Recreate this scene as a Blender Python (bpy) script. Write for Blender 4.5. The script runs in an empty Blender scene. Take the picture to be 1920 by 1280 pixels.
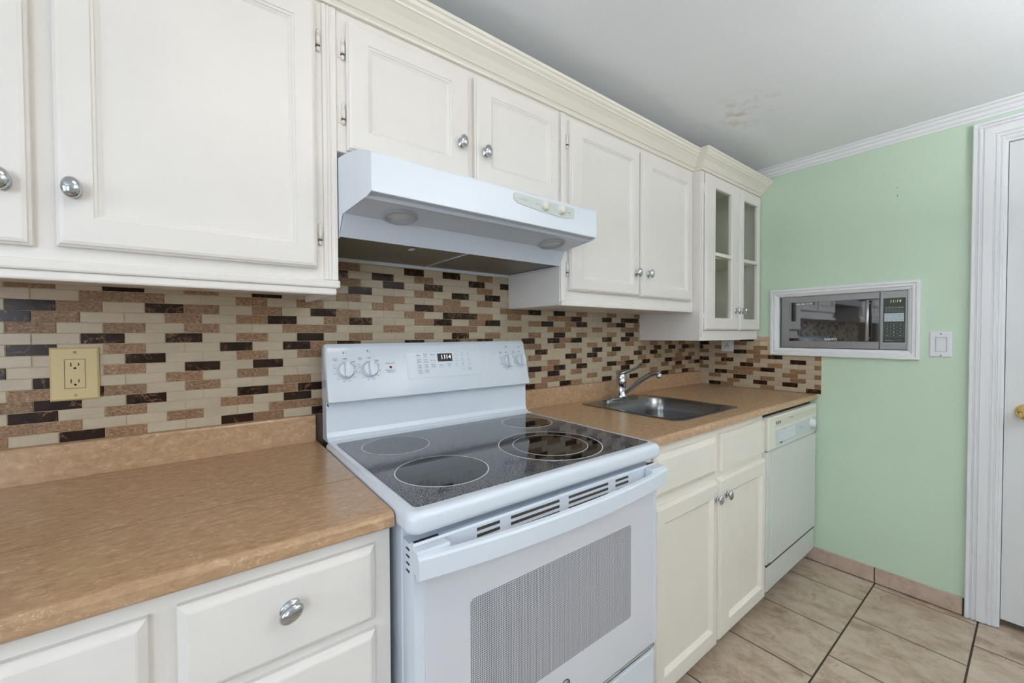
import bpy, bmesh, math, random
from mathutils import Vector, Matrix
random.seed(7)
C = bpy.context.scene.collection
PI = math.pi

# ------------------------------------------------------------------ materials
def newmat(name):
    m = bpy.data.materials.new(name); m.use_nodes = True
    nt = m.node_tree; b = nt.nodes['Principled BSDF']
    return m, nt, b
def N(nt, t, **k):
    n = nt.nodes.new(t)
    for a, v in k.items(): setattr(n, a, v)
    return n
def setin(n, **k):
    for a, v in k.items(): n.inputs[a.replace('_', ' ')].default_value = v
def c4(c): return (c[0], c[1], c[2], 1.0)
def srgb(r, g, b):
    f = lambda v: (v/255/12.92) if v/255 <= .04045 else ((v/255+.055)/1.055)**2.4
    return (f(r), f(g), f(b))
def plain(name, col, rough=.4, metal=0.0, bump=0.0, bscale=200, var=0.0, vscale=6, coat=0.0, spec=.5):
    m, nt, b = newmat(name)
    b.inputs['Base Color'].default_value = c4(col)
    b.inputs['Roughness'].default_value = rough
    b.inputs['Metallic'].default_value = metal
    b.inputs['Specular IOR Level'].default_value = spec
    if coat: b.inputs['Coat Weight'].default_value = coat; b.inputs['Coat Roughness'].default_value = .05
    tc = N(nt, 'ShaderNodeTexCoord')
    if bump:
        no = N(nt, 'ShaderNodeTexNoise'); setin(no, Scale=bscale, Detail=4.0)
        bp = N(nt, 'ShaderNodeBump'); setin(bp, Strength=bump, Distance=.002)
        nt.links.new(tc.outputs['Object'], no.inputs['Vector'])
        nt.links.new(no.outputs['Fac'], bp.inputs['Height']); nt.links.new(bp.outputs['Normal'], b.inputs['Normal'])
    if var:
        no = N(nt, 'ShaderNodeTexNoise'); setin(no, Scale=vscale, Detail=5.0, Roughness=.65)
        r = N(nt, 'ShaderNodeValToRGB')
        r.color_ramp.elements[0].position = .3; r.color_ramp.elements[1].position = .7
        r.color_ramp.elements[0].color = c4([v*(1-var) for v in col]); r.color_ramp.elements[1].color = c4([min(1, v*(1+var*.6)) for v in col])
        nt.links.new(tc.outputs['Object'], no.inputs['Vector']); nt.links.new(no.outputs['Fac'], r.inputs['Fac'])
        nt.links.new(r.outputs['Color'], b.inputs['Base Color'])
    return m
def stone(name, cols, scale, rough, stretch=(1, 1, 1), island=0.0, veins=None, vscale=8, bump=0.0, vwidth=.03, detail=8):
    """noise coloured stone; veins = colour of thin crackle lines; island = random tone per tile"""
    m, nt, b = newmat(name)
    b.inputs['Roughness'].default_value = rough
    tc = N(nt, 'ShaderNodeTexCoord'); mp = N(nt, 'ShaderNodeMapping'); mp.inputs['Scale'].default_value = stretch
    nt.links.new(tc.outputs['Object'], mp.inputs['Vector']); vec = mp.outputs['Vector']
    geo = N(nt, 'ShaderNodeNewGeometry')
    if island:
        ad = N(nt, 'ShaderNodeVectorMath', operation='MULTIPLY_ADD')
        ad.inputs[1].default_value = (37., 53., 71.)
        nt.links.new(geo.outputs['Random Per Island'], ad.inputs[0]); nt.links.new(vec, ad.inputs[2]); vec = ad.outputs['Vector']
    no = N(nt, 'ShaderNodeTexNoise'); setin(no, Scale=scale, Detail=float(detail), Roughness=.7, Distortion=.4)
    nt.links.new(vec, no.inputs['Vector'])
    r = N(nt, 'ShaderNodeValToRGB'); cr = r.color_ramp
    while len(cr.elements) < len(cols): cr.elements.new(.5)
    for i, (p, c) in enumerate(cols): cr.elements[i].position = p; cr.elements[i].color = c4(c)
    nt.links.new(no.outputs['Fac'], r.inputs['Fac']); col = r.outputs['Color']
    if veins:
        nv = N(nt, 'ShaderNodeTexNoise'); setin(nv, Scale=vscale, Detail=5.0, Roughness=.6, Distortion=1.2)
        nt.links.new(vec, nv.inputs['Vector'])
        s = N(nt, 'ShaderNodeMath', operation='SUBTRACT'); s.inputs[1].default_value = .5
        a = N(nt, 'ShaderNodeMath', operation='ABSOLUTE'); l = N(nt, 'ShaderNodeMapRange')
        l.inputs['From Min'].default_value = 0; l.inputs['From Max'].default_value = vwidth; l.inputs['To Min'].default_value = .75; l.inputs['To Max'].default_value = 0
        nt.links.new(nv.outputs['Fac'], s.inputs[0]); nt.links.new(s.outputs[0], a.inputs[0]); nt.links.new(a.outputs[0], l.inputs['Value'])
        n2 = N(nt, 'ShaderNodeTexNoise'); setin(n2, Scale=vscale*.7, Detail=2.0); nt.links.new(vec, n2.inputs['Vector'])
        l2 = N(nt, 'ShaderNodeMapRange'); l2.inputs['From Min'].default_value = .45; l2.inputs['From Max'].default_value = .62
        nt.links.new(n2.outputs['Fac'], l2.inputs['Value'])
        mu = N(nt, 'ShaderNodeMath', operation='MULTIPLY'); nt.links.new(l.outputs[0], mu.inputs[0]); nt.links.new(l2.outputs[0], mu.inputs[1])
        mx = N(nt, 'ShaderNodeMixRGB'); mx.inputs['Color2'].default_value = c4(veins)
        nt.links.new(mu.outputs[0], mx.inputs['Fac']); nt.links.new(col, mx.inputs['Color1']); col = mx.outputs['Color']
    if island:
        hs = N(nt, 'ShaderNodeHueSaturation')
        mr = N(nt, 'ShaderNodeMapRange'); mr.inputs['To Min'].default_value = 1-island; mr.inputs['To Max'].default_value = 1+island
        nt.links.new(geo.outputs['Random Per Island'], mr.inputs['Value']); nt.links.new(mr.outputs[0], hs.inputs['Value'])
        nt.links.new(col, hs.inputs['Color']); col = hs.outputs['Color']
    nt.links.new(col, b.inputs['Base Color'])
    if bump:
        bp = N(nt, 'ShaderNodeBump'); setin(bp, Strength=bump, Distance=.002)
        nt.links.new(no.outputs['Fac'], bp.inputs['Height']); nt.links.new(bp.outputs['Normal'], b.inputs['Normal'])
    return m
def emit(name, col, s):
    m, nt, b = newmat(name); b.inputs['Base Color'].default_value = c4([v*.5 for v in col])
    b.inputs['Emission Color'].default_value = c4(col); b.inputs['Emission Strength'].default_value = s
    return m
def stain(m, p, rad, col):
    """irregular old stain of its own shape near point p"""
    nt = m.node_tree; b = nt.nodes['Principled BSDF']; src = b.inputs['Base Color'].links[0].from_socket
    tc = N(nt, 'ShaderNodeTexCoord'); d = N(nt, 'ShaderNodeVectorMath', operation='DISTANCE'); d.inputs[1].default_value = p
    nt.links.new(tc.outputs['Object'], d.inputs[0])
    mr = N(nt, 'ShaderNodeMapRange'); mr.inputs['From Min'].default_value = rad; mr.inputs['From Max'].default_value = 0
    nt.links.new(d.outputs['Value'], mr.inputs['Value'])
    no = N(nt, 'ShaderNodeTexNoise'); setin(no, Scale=22.0, Detail=4.0); nt.links.new(tc.outputs['Object'], no.inputs['Vector'])
    m2 = N(nt, 'ShaderNodeMapRange'); m2.inputs['From Min'].default_value = .5; m2.inputs['From Max'].default_value = .68; m2.inputs['To Max'].default_value = .8
    nt.links.new(no.outputs['Fac'], m2.inputs['Value'])
    mu = N(nt, 'ShaderNodeMath', operation='MULTIPLY'); nt.links.new(mr.outputs[0], mu.inputs[0]); nt.links.new(m2.outputs[0], mu.inputs[1])
    mx = N(nt, 'ShaderNodeMixRGB'); mx.inputs['Color2'].default_value = c4(col)
    nt.links.new(mu.outputs[0], mx.inputs['Fac']); nt.links.new(src, mx.inputs['Color1']); nt.links.new(mx.outputs['Color'], b.inputs['Base Color'])
def glass(name, tint=(1, 1, 1), refl=.10, rough=.02):
    m = bpy.data.materials.new(name); m.use_nodes = True; nt = m.node_tree
    nt.nodes.remove(nt.nodes['Principled BSDF']); out = nt.nodes['Material Output']
    t = N(nt, 'ShaderNodeBsdfTransparent'); t.inputs['Color'].default_value = c4(tint)
    g = N(nt, 'ShaderNodeBsdfGlossy'); g.inputs['Roughness'].default_value = rough
    fr = N(nt, 'ShaderNodeFresnel'); fr.inputs['IOR'].default_value = 1.5
    mr = N(nt, 'ShaderNodeMath', operation='MULTIPLY_ADD'); mr.inputs[1].default_value = 1.0; mr.inputs[2].default_value = refl*.2
    mx = N(nt, 'ShaderNodeMixShader')
    ge = N(nt, 'ShaderNodeNewGeometry'); inv = N(nt, 'ShaderNodeMath', operation='SUBTRACT'); inv.inputs[0].default_value = 1.0
    pr = N(nt, 'ShaderNodeMath', operation='MULTIPLY')
    nt.links.new(ge.outputs['Backfacing'], inv.inputs[1])
    nt.links.new(fr.outputs[0], mr.inputs[0]); nt.links.new(mr.outputs[0], pr.inputs[0]); nt.links.new(inv.outputs[0], pr.inputs[1]); nt.links.new(pr.outputs[0], mx.inputs[0])
    nt.links.new(t.outputs[0], mx.inputs[1]); nt.links.new(g.outputs[0], mx.inputs[2]); nt.links.new(mx.outputs[0], out.inputs['Surface'])
    return m

def brushed(name, col, rough, axis_scale):
    m, nt, b = newmat(name); b.inputs['Metallic'].default_value = 1.0
    b.inputs['Base Color'].default_value = c4(col)
    tc = N(nt, 'ShaderNodeTexCoord'); mp = N(nt, 'ShaderNodeMapping'); mp.inputs['Scale'].default_value = axis_scale
    no = N(nt, 'ShaderNodeTexNoise'); setin(no, Scale=60.0, Detail=3.0)
    mr = N(nt, 'ShaderNodeMapRange'); mr.inputs['To Min'].default_value = rough*.8; mr.inputs['To Max'].default_value = rough*1.25
    nt.links.new(tc.outputs['Object'], mp.inputs['Vector']); nt.links.new(mp.outputs['Vector'], no.inputs['Vector'])
    nt.links.new(no.outputs['Fac'], mr.inputs['Value']); nt.links.new(mr.outputs[0], b.inputs['Roughness'])
    return m
def dots(name, c1, c2, period, rough, ax=(0, 2), thr=0.0, spec=.5):
    """printed or punched dot screen"""
    m, nt, b = newmat(name); b.inputs['Roughness'].default_value = rough; b.inputs['Specular IOR Level'].default_value = spec
    tc = N(nt, 'ShaderNodeTexCoord'); sp = N(nt, 'ShaderNodeSeparateXYZ'); nt.links.new(tc.outputs['Object'], sp.inputs[0])
    outs = []
    for i in ax:
        mu = N(nt, 'ShaderNodeMath', operation='MULTIPLY'); mu.inputs[1].default_value = 2*PI/period
        si = N(nt, 'ShaderNodeMath', operation='SINE')
        nt.links.new(sp.outputs[i], mu.inputs[0]); nt.links.new(mu.outputs[0], si.inputs[0]); outs.append(si.outputs[0])
    ad = N(nt, 'ShaderNodeMath', operation='ADD'); nt.links.new(outs[0], ad.inputs[0]); nt.links.new(outs[1], ad.inputs[1])
    gt = N(nt, 'ShaderNodeMath', operation='GREATER_THAN'); gt.inputs[1].default_value = thr; nt.links.new(ad.outputs[0], gt.inputs[0])
    mx = N(nt, 'ShaderNodeMixRGB'); mx.inputs['Color1'].default_value = c4(c1); mx.inputs['Color2'].default_value = c4(c2)
    nt.links.new(gt.outputs[0], mx.inputs['Fac']); nt.links.new(mx.outputs[0], b.inputs['Base Color'])
    return m

PAINT = plain('white_cabinet_paint', (.80, .765, .725), .38, bump=.12, bscale=90, var=.03, vscale=4)
CROWN = plain('cream_crown_paint', (.80, .76, .675), .38, bump=.12, bscale=90)
PAINTB = plain('cream_cabinet_paint', (.83, .785, .71), .36, bump=.12, bscale=90, var=.03, vscale=4)
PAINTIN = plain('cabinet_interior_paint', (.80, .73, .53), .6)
TOE = plain('toe_kick_paint', (.10, .08, .06), .7)
ENAMEL = plain('white_enamel', (.71, .765, .84), .16, coat=.3)
ENAMEL2 = plain('grey_white_enamel', (.66, .69, .73), .3)
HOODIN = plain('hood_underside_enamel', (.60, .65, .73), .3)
HOODRING = plain('light_ring_grey', (.36, .38, .42), .3)
DWPAINT = plain('dishwasher_white', (.66, .69, .66), .25)
DWCREAM = plain('dishwasher_cream_plastic', (.76, .75, .66), .35)
DWLABEL = plain('dishwasher_label_blue_grey', (.56, .62, .64), .35)
CHROME = plain('chrome', (.54, .55, .57), .06, metal=1.0)
STEEL = brushed('brushed_steel', (.46, .46, .45), .40, (1, 1, 1))
SINKSTEEL = brushed('sink_steel', (.27, .27, .275), .24, (1, 6, 1))
MWSTEEL = brushed('microwave_steel', (.36, .355, .35), .38, (1, 1, 14))
BRASS = plain('polished_brass', (.80, .58, .24), .12, metal=1.0)
BLACK = plain('black_plastic', (.012, .012, .013), .35)
SLOT = plain('slot_shadow_brown', (.055, .05, .04), .8)
GAP = plain('dark_gap', (.02, .02, .02), .8)
MWGLASS = plain('microwave_black_glass', (.008, .008, .009), .03, spec=.8)
MWGLASS.node_tree.nodes['Principled BSDF'].inputs['IOR'].default_value = 2.05
DISP = plain('display_black', (.008, .008, .01), .18, spec=.2)
KEYPAD = plain('keypad_dark_green', (.045, .055, .045), .3)
KEYBLUE = plain('keypad_pale_blue', (.50, .60, .62), .4)
KEYLINE = plain('keypad_line_print', (.22, .26, .24), .5)
INK = plain('dark_ink', (.06, .06, .075), .6)
INKG = plain('grey_ink', (.30, .33, .38), .6)
INKW = plain('white_print', (.75, .76, .78), .5)
RED = plain('red_indicator', (.25, .004, .004), .2)
BEIGE = plain('beige_plastic', (.60, .47, .235), .35)
WHITEPL = plain('white_plastic', (.74, .76, .80), .35)
GREENW = plain('green_wall_paint', (.56, .695, .55), .55, bump=.25, bscale=140, var=.015, vscale=3)
CEIL = plain('ceiling_paint', (.84, .87, .90), .8, bump=.3, bscale=160, var=.015, vscale=3)
stain(CEIL, (1.58, -.585, 2.20), .20, (.62, .52, .40))
WHITEW = plain('far_wall_paint', (.70, .71, .70), .7)
TRIM = plain('white_trim_paint', (.78, .79, .81), .35)
DOORP = plain('door_paint', (.70, .715, .72), .4, bump=.15, bscale=80, var=.02, vscale=4)
COUNTER = stone('tan_laminate', [(.28, srgb(152, 121, 91)), (.44, srgb(172, 139, 107)), (.58, srgb(182, 149, 116)), (.74, srgb(204, 175, 144))], 60, .22, stretch=(.75, 1.35, 1.2), veins=srgb(222, 198, 166), vscale=46, vwidth=.014)
TCREAM = stone('cream_glass_tile', [(.3, srgb(172, 157, 134)), (.7, srgb(187, 172, 149))], 18, .30, stretch=(1, 1, 3), island=.05)
TBROWN = stone('brown_stone_tile', [(.32, srgb(70, 46, 27)), (.44, srgb(122, 90, 62)), (.56, srgb(146, 112, 80)), (.70, srgb(200, 168, 128))], 170, .45, stretch=(1, 1, 1.4), island=.12)
TDARK = stone('dark_marble_tile', [(.3, srgb(24, 13, 8)), (.7, srgb(54, 33, 21))], 24, .22, island=.2, veins=srgb(170, 130, 90), vscale=26, vwidth=.022)
TDARK.node_tree.nodes['Principled BSDF'].inputs['Specular IOR Level'].default_value = .22
GROUT = plain('cream_grout', srgb(204, 184, 150), .8)
FTILE = stone('beige_floor_tile', [(.25, srgb(122, 98, 80)), (.42, srgb(166, 146, 126)), (.55, srgb(184, 168, 150)), (.78, srgb(204, 192, 178))], 9, .30, stretch=(.55, 2.6, 1), island=.05, veins=srgb(126, 100, 80), vscale=9, vwidth=.012)
for _n in FTILE.node_tree.nodes:
    if _n.type == 'MAPPING': _n.inputs['Scale'].default_value = (1.25, .85, 1)
BTILE = stone('pinkish_base_tile', [(.25, srgb(152, 128, 114)), (.5, srgb(182, 160, 146)), (.8, srgb(200, 182, 168))], 14, .35, island=.05)
FGROUT = plain('dark_floor_grout', (.045, .03, .022), .85)
def cooktop_mat():
    m, nt, b = newmat('speckled_black_ceramic'); b.inputs['Roughness'].default_value = .06
    tc = N(nt, 'ShaderNodeTexCoord'); no = N(nt, 'ShaderNodeTexNoise'); setin(no, Scale=560.0, Detail=0.0)
    r = N(nt, 'ShaderNodeValToRGB'); r.color_ramp.elements[0].position = .53; r.color_ramp.elements[1].position = .62
    r.color_ramp.elements[0].color = (.006, .006, .008, 1); r.color_ramp.elements[1].color = (.30, .31, .34, 1)
    nt.links.new(tc.outputs['Object'], no.inputs['Vector']); nt.links.new(no.outputs['Fac'], r.inputs['Fac']); nt.links.new(r.outputs['Color'], b.inputs['Base Color'])
    return m
COOKTOP = cooktop_mat()
BURN = plain('smooth_black_ceramic', (.009, .009, .010), .04)
RINGP = plain('white_ring_print', (.62, .63, .65), .3)
OVENWIN = dots('oven_window_dot_print', (.60, .61, .66), (.15, .15, .17), .0044, .12, thr=.0)
FILTER = dots('greasy_filter_mesh', (.42, .36, .27), (.035, .03, .022), .0085, .45, ax=(0, 1), thr=-.45)
LENS = plain('frosted_lens', (.66, .67, .68), .25, bump=.6, bscale=160)
CABGLASS = glass('cabinet_glass', (.93, .95, .93), .10)
LAMP = emit('lamp_diffuser', (1.0, .90, .78), 6.0)
FILLBULB = emit('fill_light_bulb', (.985, .99, 1.0), 375)
LED = emit('clock_digits', (.95, .97, 1.0), 1.3)
LEDG = emit('green_clock_digits', (.62, .78, .30), .75)

# ------------------------------------------------------------------ geometry helpers
def quad_box(bm, x0, x1, y0, y1, z0, z1, mi=0):
    v = [bm.verts.new(p) for p in ((x0, y0, z0), (x1, y0, z0), (x1, y1, z0), (x0, y1, z0), (x0, y0, z1), (x1, y0, z1), (x1, y1, z1), (x0, y1, z1))]
    fs = []
    for f in ((0, 3, 2, 1), (4, 5, 6, 7), (0, 1, 5, 4), (1, 2, 6, 5), (2, 3, 7, 6), (3, 0, 4, 7)):
        fa = bm.faces.new([v[i] for i in f]); fa.material_index = mi; fs.append(fa)
    return v, fs
def box(x0, x1, y0, y1, z0, z1, bev=0.0, seg=2, bm=None, mi=0):
    b2 = bmesh.new(); quad_box(b2, x0, x1, y0, y1, z0, z1, mi)
    if bev: bmesh.ops.bevel(b2, geom=b2.edges[:], offset=bev, segments=seg, affect='EDGES', profile=.5)
    if bm is None: return b2
    merge(bm, b2); return bm
def merge(bm, b2):
    me = bpy.data.meshes.new('tmp'); b2.to_mesh(me); b2.free(); bm.from_mesh(me); bpy.data.meshes.remove(me)
def prism(poly, axis, a0, a1, bm=None, mi=0):
    """extrude a 2D polygon; axis x: (y,z), axis y: (x,z), axis z: (x,y)"""
    bm = bm or bmesh.new()
    mp = {'x': lambda p, a: (a, p[0], p[1]), 'y': lambda p, a: (p[0], a, p[1]), 'z': lambda p, a: (p[0], p[1], a)}[axis]
    A = [bm.verts.new(mp(p, a0)) for p in poly]; B = [bm.verts.new(mp(p, a1)) for p in poly]
    n = len(poly)
    fs = [bm.faces.new((A[i], A[(i+1) % n], B[(i+1) % n], B[i])) for i in range(n)]
    fs.append(bm.faces.new(A[::-1])); fs.append(bm.faces.new(B))
    for f in fs: f.material_index = mi
    return bm
def rect_loops(levels, a0, a1, b0, b1, mp, bm=None, cap=True, openb=False, back=False):
    """nested rectangles: levels = (inset, height)"""
    bm = bm or bmesh.new(); prev = None; first = None
    for ins, h in levels:
        bb = b0 if openb else b0+ins
        L = [bm.verts.new(mp(a, b, h)) for a, b in ((a0+ins, bb), (a1-ins, bb), (a1-ins, b1-ins), (a0+ins, b1-ins))]
        if prev:
            for i in range(4):
                if openb and i == 0: continue
                bm.faces.new((prev[i], prev[(i+1) % 4], L[(i+1) % 4], L[i]))
        else: first = L
        prev = L
    if cap: bm.faces.new(prev)
    if back: bm.faces.new(first[::-1])
    return bm
def lathe(prof, steps=24, M=None, bm=None, mi=0):
    """prof (r, h) turned about local z"""
    b2 = bmesh.new(); rings = []
    for r, h in prof:
        if r < 1e-6: rings.append([b2.verts.new((0, 0, h))])
        else: rings.append([b2.verts.new((r*math.cos(2*PI*i/steps), r*math.sin(2*PI*i/steps), h)) for i in range(steps)])
    for A, B in zip(rings, rings[1:]):
        for i in range(steps):
            j = (i+1) % steps
            if len(A) == 1 and len(B) == 1: continue
            if len(A) == 1: f = b2.faces.new((A[0], B[i], B[j]))
            elif len(B) == 1: f = b2.faces.new((A[i], A[j], B[0]))
            else: f = b2.faces.new((A[i], A[j], B[j], B[i]))
            f.smooth = True; f.material_index = mi
    if M is not None: b2.transform(M)
    if bm is None: return b2
    merge(bm, b2); return bm
def tube(pts, radii, steps=14, bm=None, flat=None):
    """swept round tube through pts; flat=(k) squashes the section's second axis"""
    b2 = bmesh.new(); pts = [Vector(p) for p in pts]; rings = []
    for i, p in enumerate(pts):
        t = (pts[min(i+1, len(pts)-1)]-pts[max(i-1, 0)]).normalized()
        u = t.cross(Vector((0, 0, 1)))
        u = u.normalized() if u.length > 1e-4 else Vector((1, 0, 0))
        w = u.cross(t).normalized(); r = radii[i] if isinstance(radii, (list, tuple)) else radii
        k = flat[i] if flat else 1.0
        rings.append([b2.verts.new(p+u*r*math.cos(2*PI*j/steps)+w*r*k*math.sin(2*PI*j/steps)) for j in range(steps)])
    for A, B in zip(rings, rings[1:]):
        for i in range(steps):
            f = b2.faces.new((A[i], A[(i+1) % steps], B[(i+1) % steps], B[i])); f.smooth = True
    b2.faces.new(rings[0][::-1]); b2.faces.new(rings[-1])
    if bm is None: return b2
    merge(bm, b2); return bm
def spline(pts, n=8):
    P = [Vector(p) for p in pts]; out = []
    for i in range(len(P)-1):
        p0, p1, p2, p3 = P[max(i-1, 0)], P[i], P[i+1], P[min(i+2, len(P)-1)]
        for k in range(n):
            t = k/n
            out.append(.5*((2*p1)+(-p0+p2)*t+(2*p0-5*p1+4*p2-p3)*t*t+(-p0+3*p1-3*p2+p3)*t**3))
    out.append(P[-1]); return out
def annulus(cx, cy, z, r0, r1, steps=72, h=.0004):
    bm = bmesh.new()
    P = lambda r, i, zz: bm.verts.new((cx+r*math.cos(2*PI*i/steps), cy+r*math.sin(2*PI*i/steps), zz))
    A = [P(r0, i, z+h) for i in range(steps)]; B = [P(r1, i, z+h) for i in range(steps)]; D = [P(r1, i, z) for i in range(steps)]
    for i in range(steps):
        j = (i+1) % steps
        bm.faces.new((A[i], B[i], B[j], A[j])); bm.faces.new((B[i], D[i], D[j], B[j]))
    return bm
def disc(cx, cy, z, r, steps=72, h=.0002):
    b = lathe([(0, h), (r, h), (r, 0)], steps, Matrix.Translation((cx, cy, z)))
    for f in b.faces: f.smooth = False
    return b

ORG = {}
def props(o, label=None, cat=None, group=None, kind=None):
    if label: o['label'] = label
    if cat: o['category'] = cat
    if group: o['group'] = group
    if kind: o['kind'] = kind
    return o
def thing(name, loc, label, cat, group=None):
    o = bpy.data.objects.new(name, None); o.empty_display_size = .05; C.objects.link(o); o.location = loc
    ORG[o.name] = Vector(loc); return props(o, label, cat, group)
def part(name, bm, mats, parent=None, label=None, fix=True, smooth=False, cat=None, kind=None, group=None):
    if not isinstance(mats, (list, tuple)): mats = [mats]
    if fix: bmesh.ops.recalc_face_normals(bm, faces=bm.faces[:])
    if smooth:
        for f in bm.faces: f.smooth = True
    org = ORG[parent.name] if parent is not None else Vector((0, 0, 0))
    if org.length: bm.transform(Matrix.Translation(-org))
    me = bpy.data.meshes.new(name); bm.to_mesh(me); bm.free()
    for m in mats: me.materials.append(m)
    if smooth:
        try: me.set_sharp_from_angle(angle=math.radians(38))
        except Exception: pass
    o = bpy.data.objects.new(name, me); C.objects.link(o)
    if parent is not None: o.parent = parent
    ORG[o.name] = org
    return props(o, label, cat, group, kind)
def structure(name, bm, mats, **k): return part(name, bm, mats, kind='structure', **k)
def printed(o, bm, mat):
    """add flat printing to a part's own mesh"""
    org = ORG[o.name]; bm.transform(Matrix.Translation(-org)); o.data.materials.append(mat); k = len(o.data.materials)-1
    for f in bm.faces: f.material_index = k
    b2 = bmesh.new(); b2.from_mesh(o.data); me = bpy.data.meshes.new('tmp'); bm.to_mesh(me); bm.free(); b2.from_mesh(me); bpy.data.meshes.remove(me)
    b2.to_mesh(o.data); b2.free()
def text_bm(items, mp, bm=None):
    """items (string, a, b, size[, shear]) centred at a,b; mp maps plane coordinates to space"""
    bm = bm or bmesh.new()
    for it in items:
        s, a, b, size = it[:4]
        cu = bpy.data.curves.new('t', 'FONT'); cu.body = s; cu.size = size; cu.align_x = 'CENTER'; cu.align_y = 'CENTER'
        cu.resolution_u = 2
        if len(it) > 4: cu.shear = it[4]
        if len(it) > 5: cu.offset = it[5]
        ob = bpy.data.objects.new('t', cu); C.objects.link(ob)
        dg = bpy.context.evaluated_depsgraph_get(); ev = ob.evaluated_get(dg); me = ev.to_mesh()
        vs = [bm.verts.new(mp(a+v.co.x, b+v.co.y)) for v in me.vertices]
        for p in me.polygons:
            try: bm.faces.new([vs[i] for i in p.vertices])
            except ValueError: pass
        ev.to_mesh_clear(); bpy.data.objects.remove(ob); bpy.data.curves.remove(cu)
    return bm
def flat_rects(rects, mp, bm=None):
    bm = bm or bmesh.new()
    for a0, a1, b0, b1 in rects:
        bm.faces.new([bm.verts.new(mp(a, b)) for a, b in ((a0, b0), (a1, b0), (a1, b1), (a0, b1))])
    return bm
FRONT = lambda y: (lambda a, b, h=0: (a, y-h, b))           # plane facing the room, h towards the room
XW = 2.3621
SIDE = lambda x: (lambda a, b, h=0: (x-h, -a, b))           # plane on the right wall, a runs towards the camera

# ------------------------------------------------------------------ the setting
CZ = 2.20
XL, YF = -2.4, -3.1
# floor: dark grout bed with individually laid tiles
bm = bmesh.new(); quad_box(bm, XL, 2.52, YF, .1, -.06, -.0018, 1)
PYT, PXT, g = .338, .345, .0062
offs = {0: 2.146, 1: 1.970, 2: 2.141}
for r in range(-2, 7):
    y1 = -.570-r*PYT; y0 = y1-PYT
    if y1 < YF: continue
    ox = offs.get(r, 2.141-.17*(r % 2))
    k0 = math.floor((XL-ox)/PXT)
    for k in range(k0, 3):
        x0 = max(ox+k*PXT, XL); x1 = min(ox+(k+1)*PXT, 2.50)
        ya, yb = max(y0, YF), min(y1, .08)
        if x1-x0 < .02 or yb-ya < .02: continue
        gy = g*.5
        rect_loops([(0, -.003), (0, -.0006), (.0012, 0)], x0+g*.5, x1-g*.5, ya+gy, yb-gy, lambda a, b, h: (a, b, h), bm)
structure('floor', bm, [FTILE, FGROUT])
ceil_ob = structure('ceiling', box(XL-.1, 2.52, YF-.1, .1, CZ, CZ+.06), CEIL)
structure('wall_back', box(XL-.1, 2.52, .0, .1, 0, CZ), plain('gap_shade_brown', (.16, .12, .09), .8))  # wall colour darkened so the gap beside the stove looks shaded
# right wall with the microwave niche (hole) and the doorway
MY0, MY1, MZ0, MZ1 = .4735, 1.0195, 1.1605, 1.4545           # a = -y
DY0, DY1, DZ1 = 1.2965, 2.0635, 2.0405
bm = bmesh.new()
def wallpiece(a0, a1, b0, b1): quad_box(bm, XW, XW+.09, -a1, -a0, b0, b1)
wallpiece(-.0, MY0, 0, CZ); wallpiece(MY0, MY1, 0, MZ0); wallpiece(MY0, MY1, MZ1, CZ); wallpiece(MY1, DY0, 0, CZ)
wallpiece(DY0, DY1, DZ1, CZ); wallpiece(DY1, -YF, 0, CZ)
wr = structure('wall_right', bm, GREENW, fix=True)
printed(wr, flat_rects([(.9640, .9720, 1.9360, 1.9385), (.9675, .9705, 1.8940, 1.9040), (.6400, .6450, 1.9340, 1.9355)], SIDE(XW-.0003)), plain('nail_hole_grey', (.16, .20, .16), .8))
structure('wall_left', None or (lambda: (lambda b: (quad_box(b, XL-.1, XL, YF, -2.2, 0, CZ), quad_box(b, XL-.1, XL, -.9, 0, 0, CZ), quad_box(b, XL-.1, XL, -2.2, -.9, 0, .85), quad_box(b, XL-.1, XL, -2.2, -.9, 2.0, CZ), b)[-1])(bmesh.new()))(), WHITEW)
structure('wall_front', (lambda b: (quad_box(b, XL-.1, -2.25, YF-.1, YF, 0, CZ), quad_box(b, -1.30, 2.52, YF-.1, YF, 0, CZ), quad_box(b, -2.25, -1.30, YF-.1, YF, 0, .85), quad_box(b, -2.25, -1.30, YF-.1, YF, 2.0, CZ), b)[-1])(bmesh.new()), WHITEW)
# windows (out of view, behind and left of the camera): frame and panes
def window(n, axis, p, a0, a1, b0, b1):
    bm = bmesh.new(); t = .05
    for r in ((a0, a1, b0, b0+t), (a0, a1, b1-t, b1), (a0, a0+t, b0+t, b1-t), (a1-t, a1, b0+t, b1-t), ((a0+a1)/2-t/2, (a0+a1)/2+t/2, b0+t, b1-t)):
        if axis == 'x': quad_box(bm, p-.06, p-.01, r[0], r[1], r[2], r[3])
        else: quad_box(bm, r[0], r[1], p-.06, p-.01, r[2], r[3])
    structure('window_%d' % n, bm, TRIM)
window(1, 'x', XL, -2.2, -.9, .85, 2.0)
window(2, 'y', YF, -2.25, -1.30, .85, 2.0)
# cornice on the green wall
cp = [(0, 2.150), (.004, 2.150), (.006, 2.158), (.014, 2.163), (.018, 2.175), (.026, 2.179), (.031, 2.190), (.040, 2.193), (.042, CZ-.0005), (0, CZ-.0005)]
structure('trim_1', prism([(XW-d, z) for d, z in cp], 'y', -.003, YF+.01), TRIM)
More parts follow.
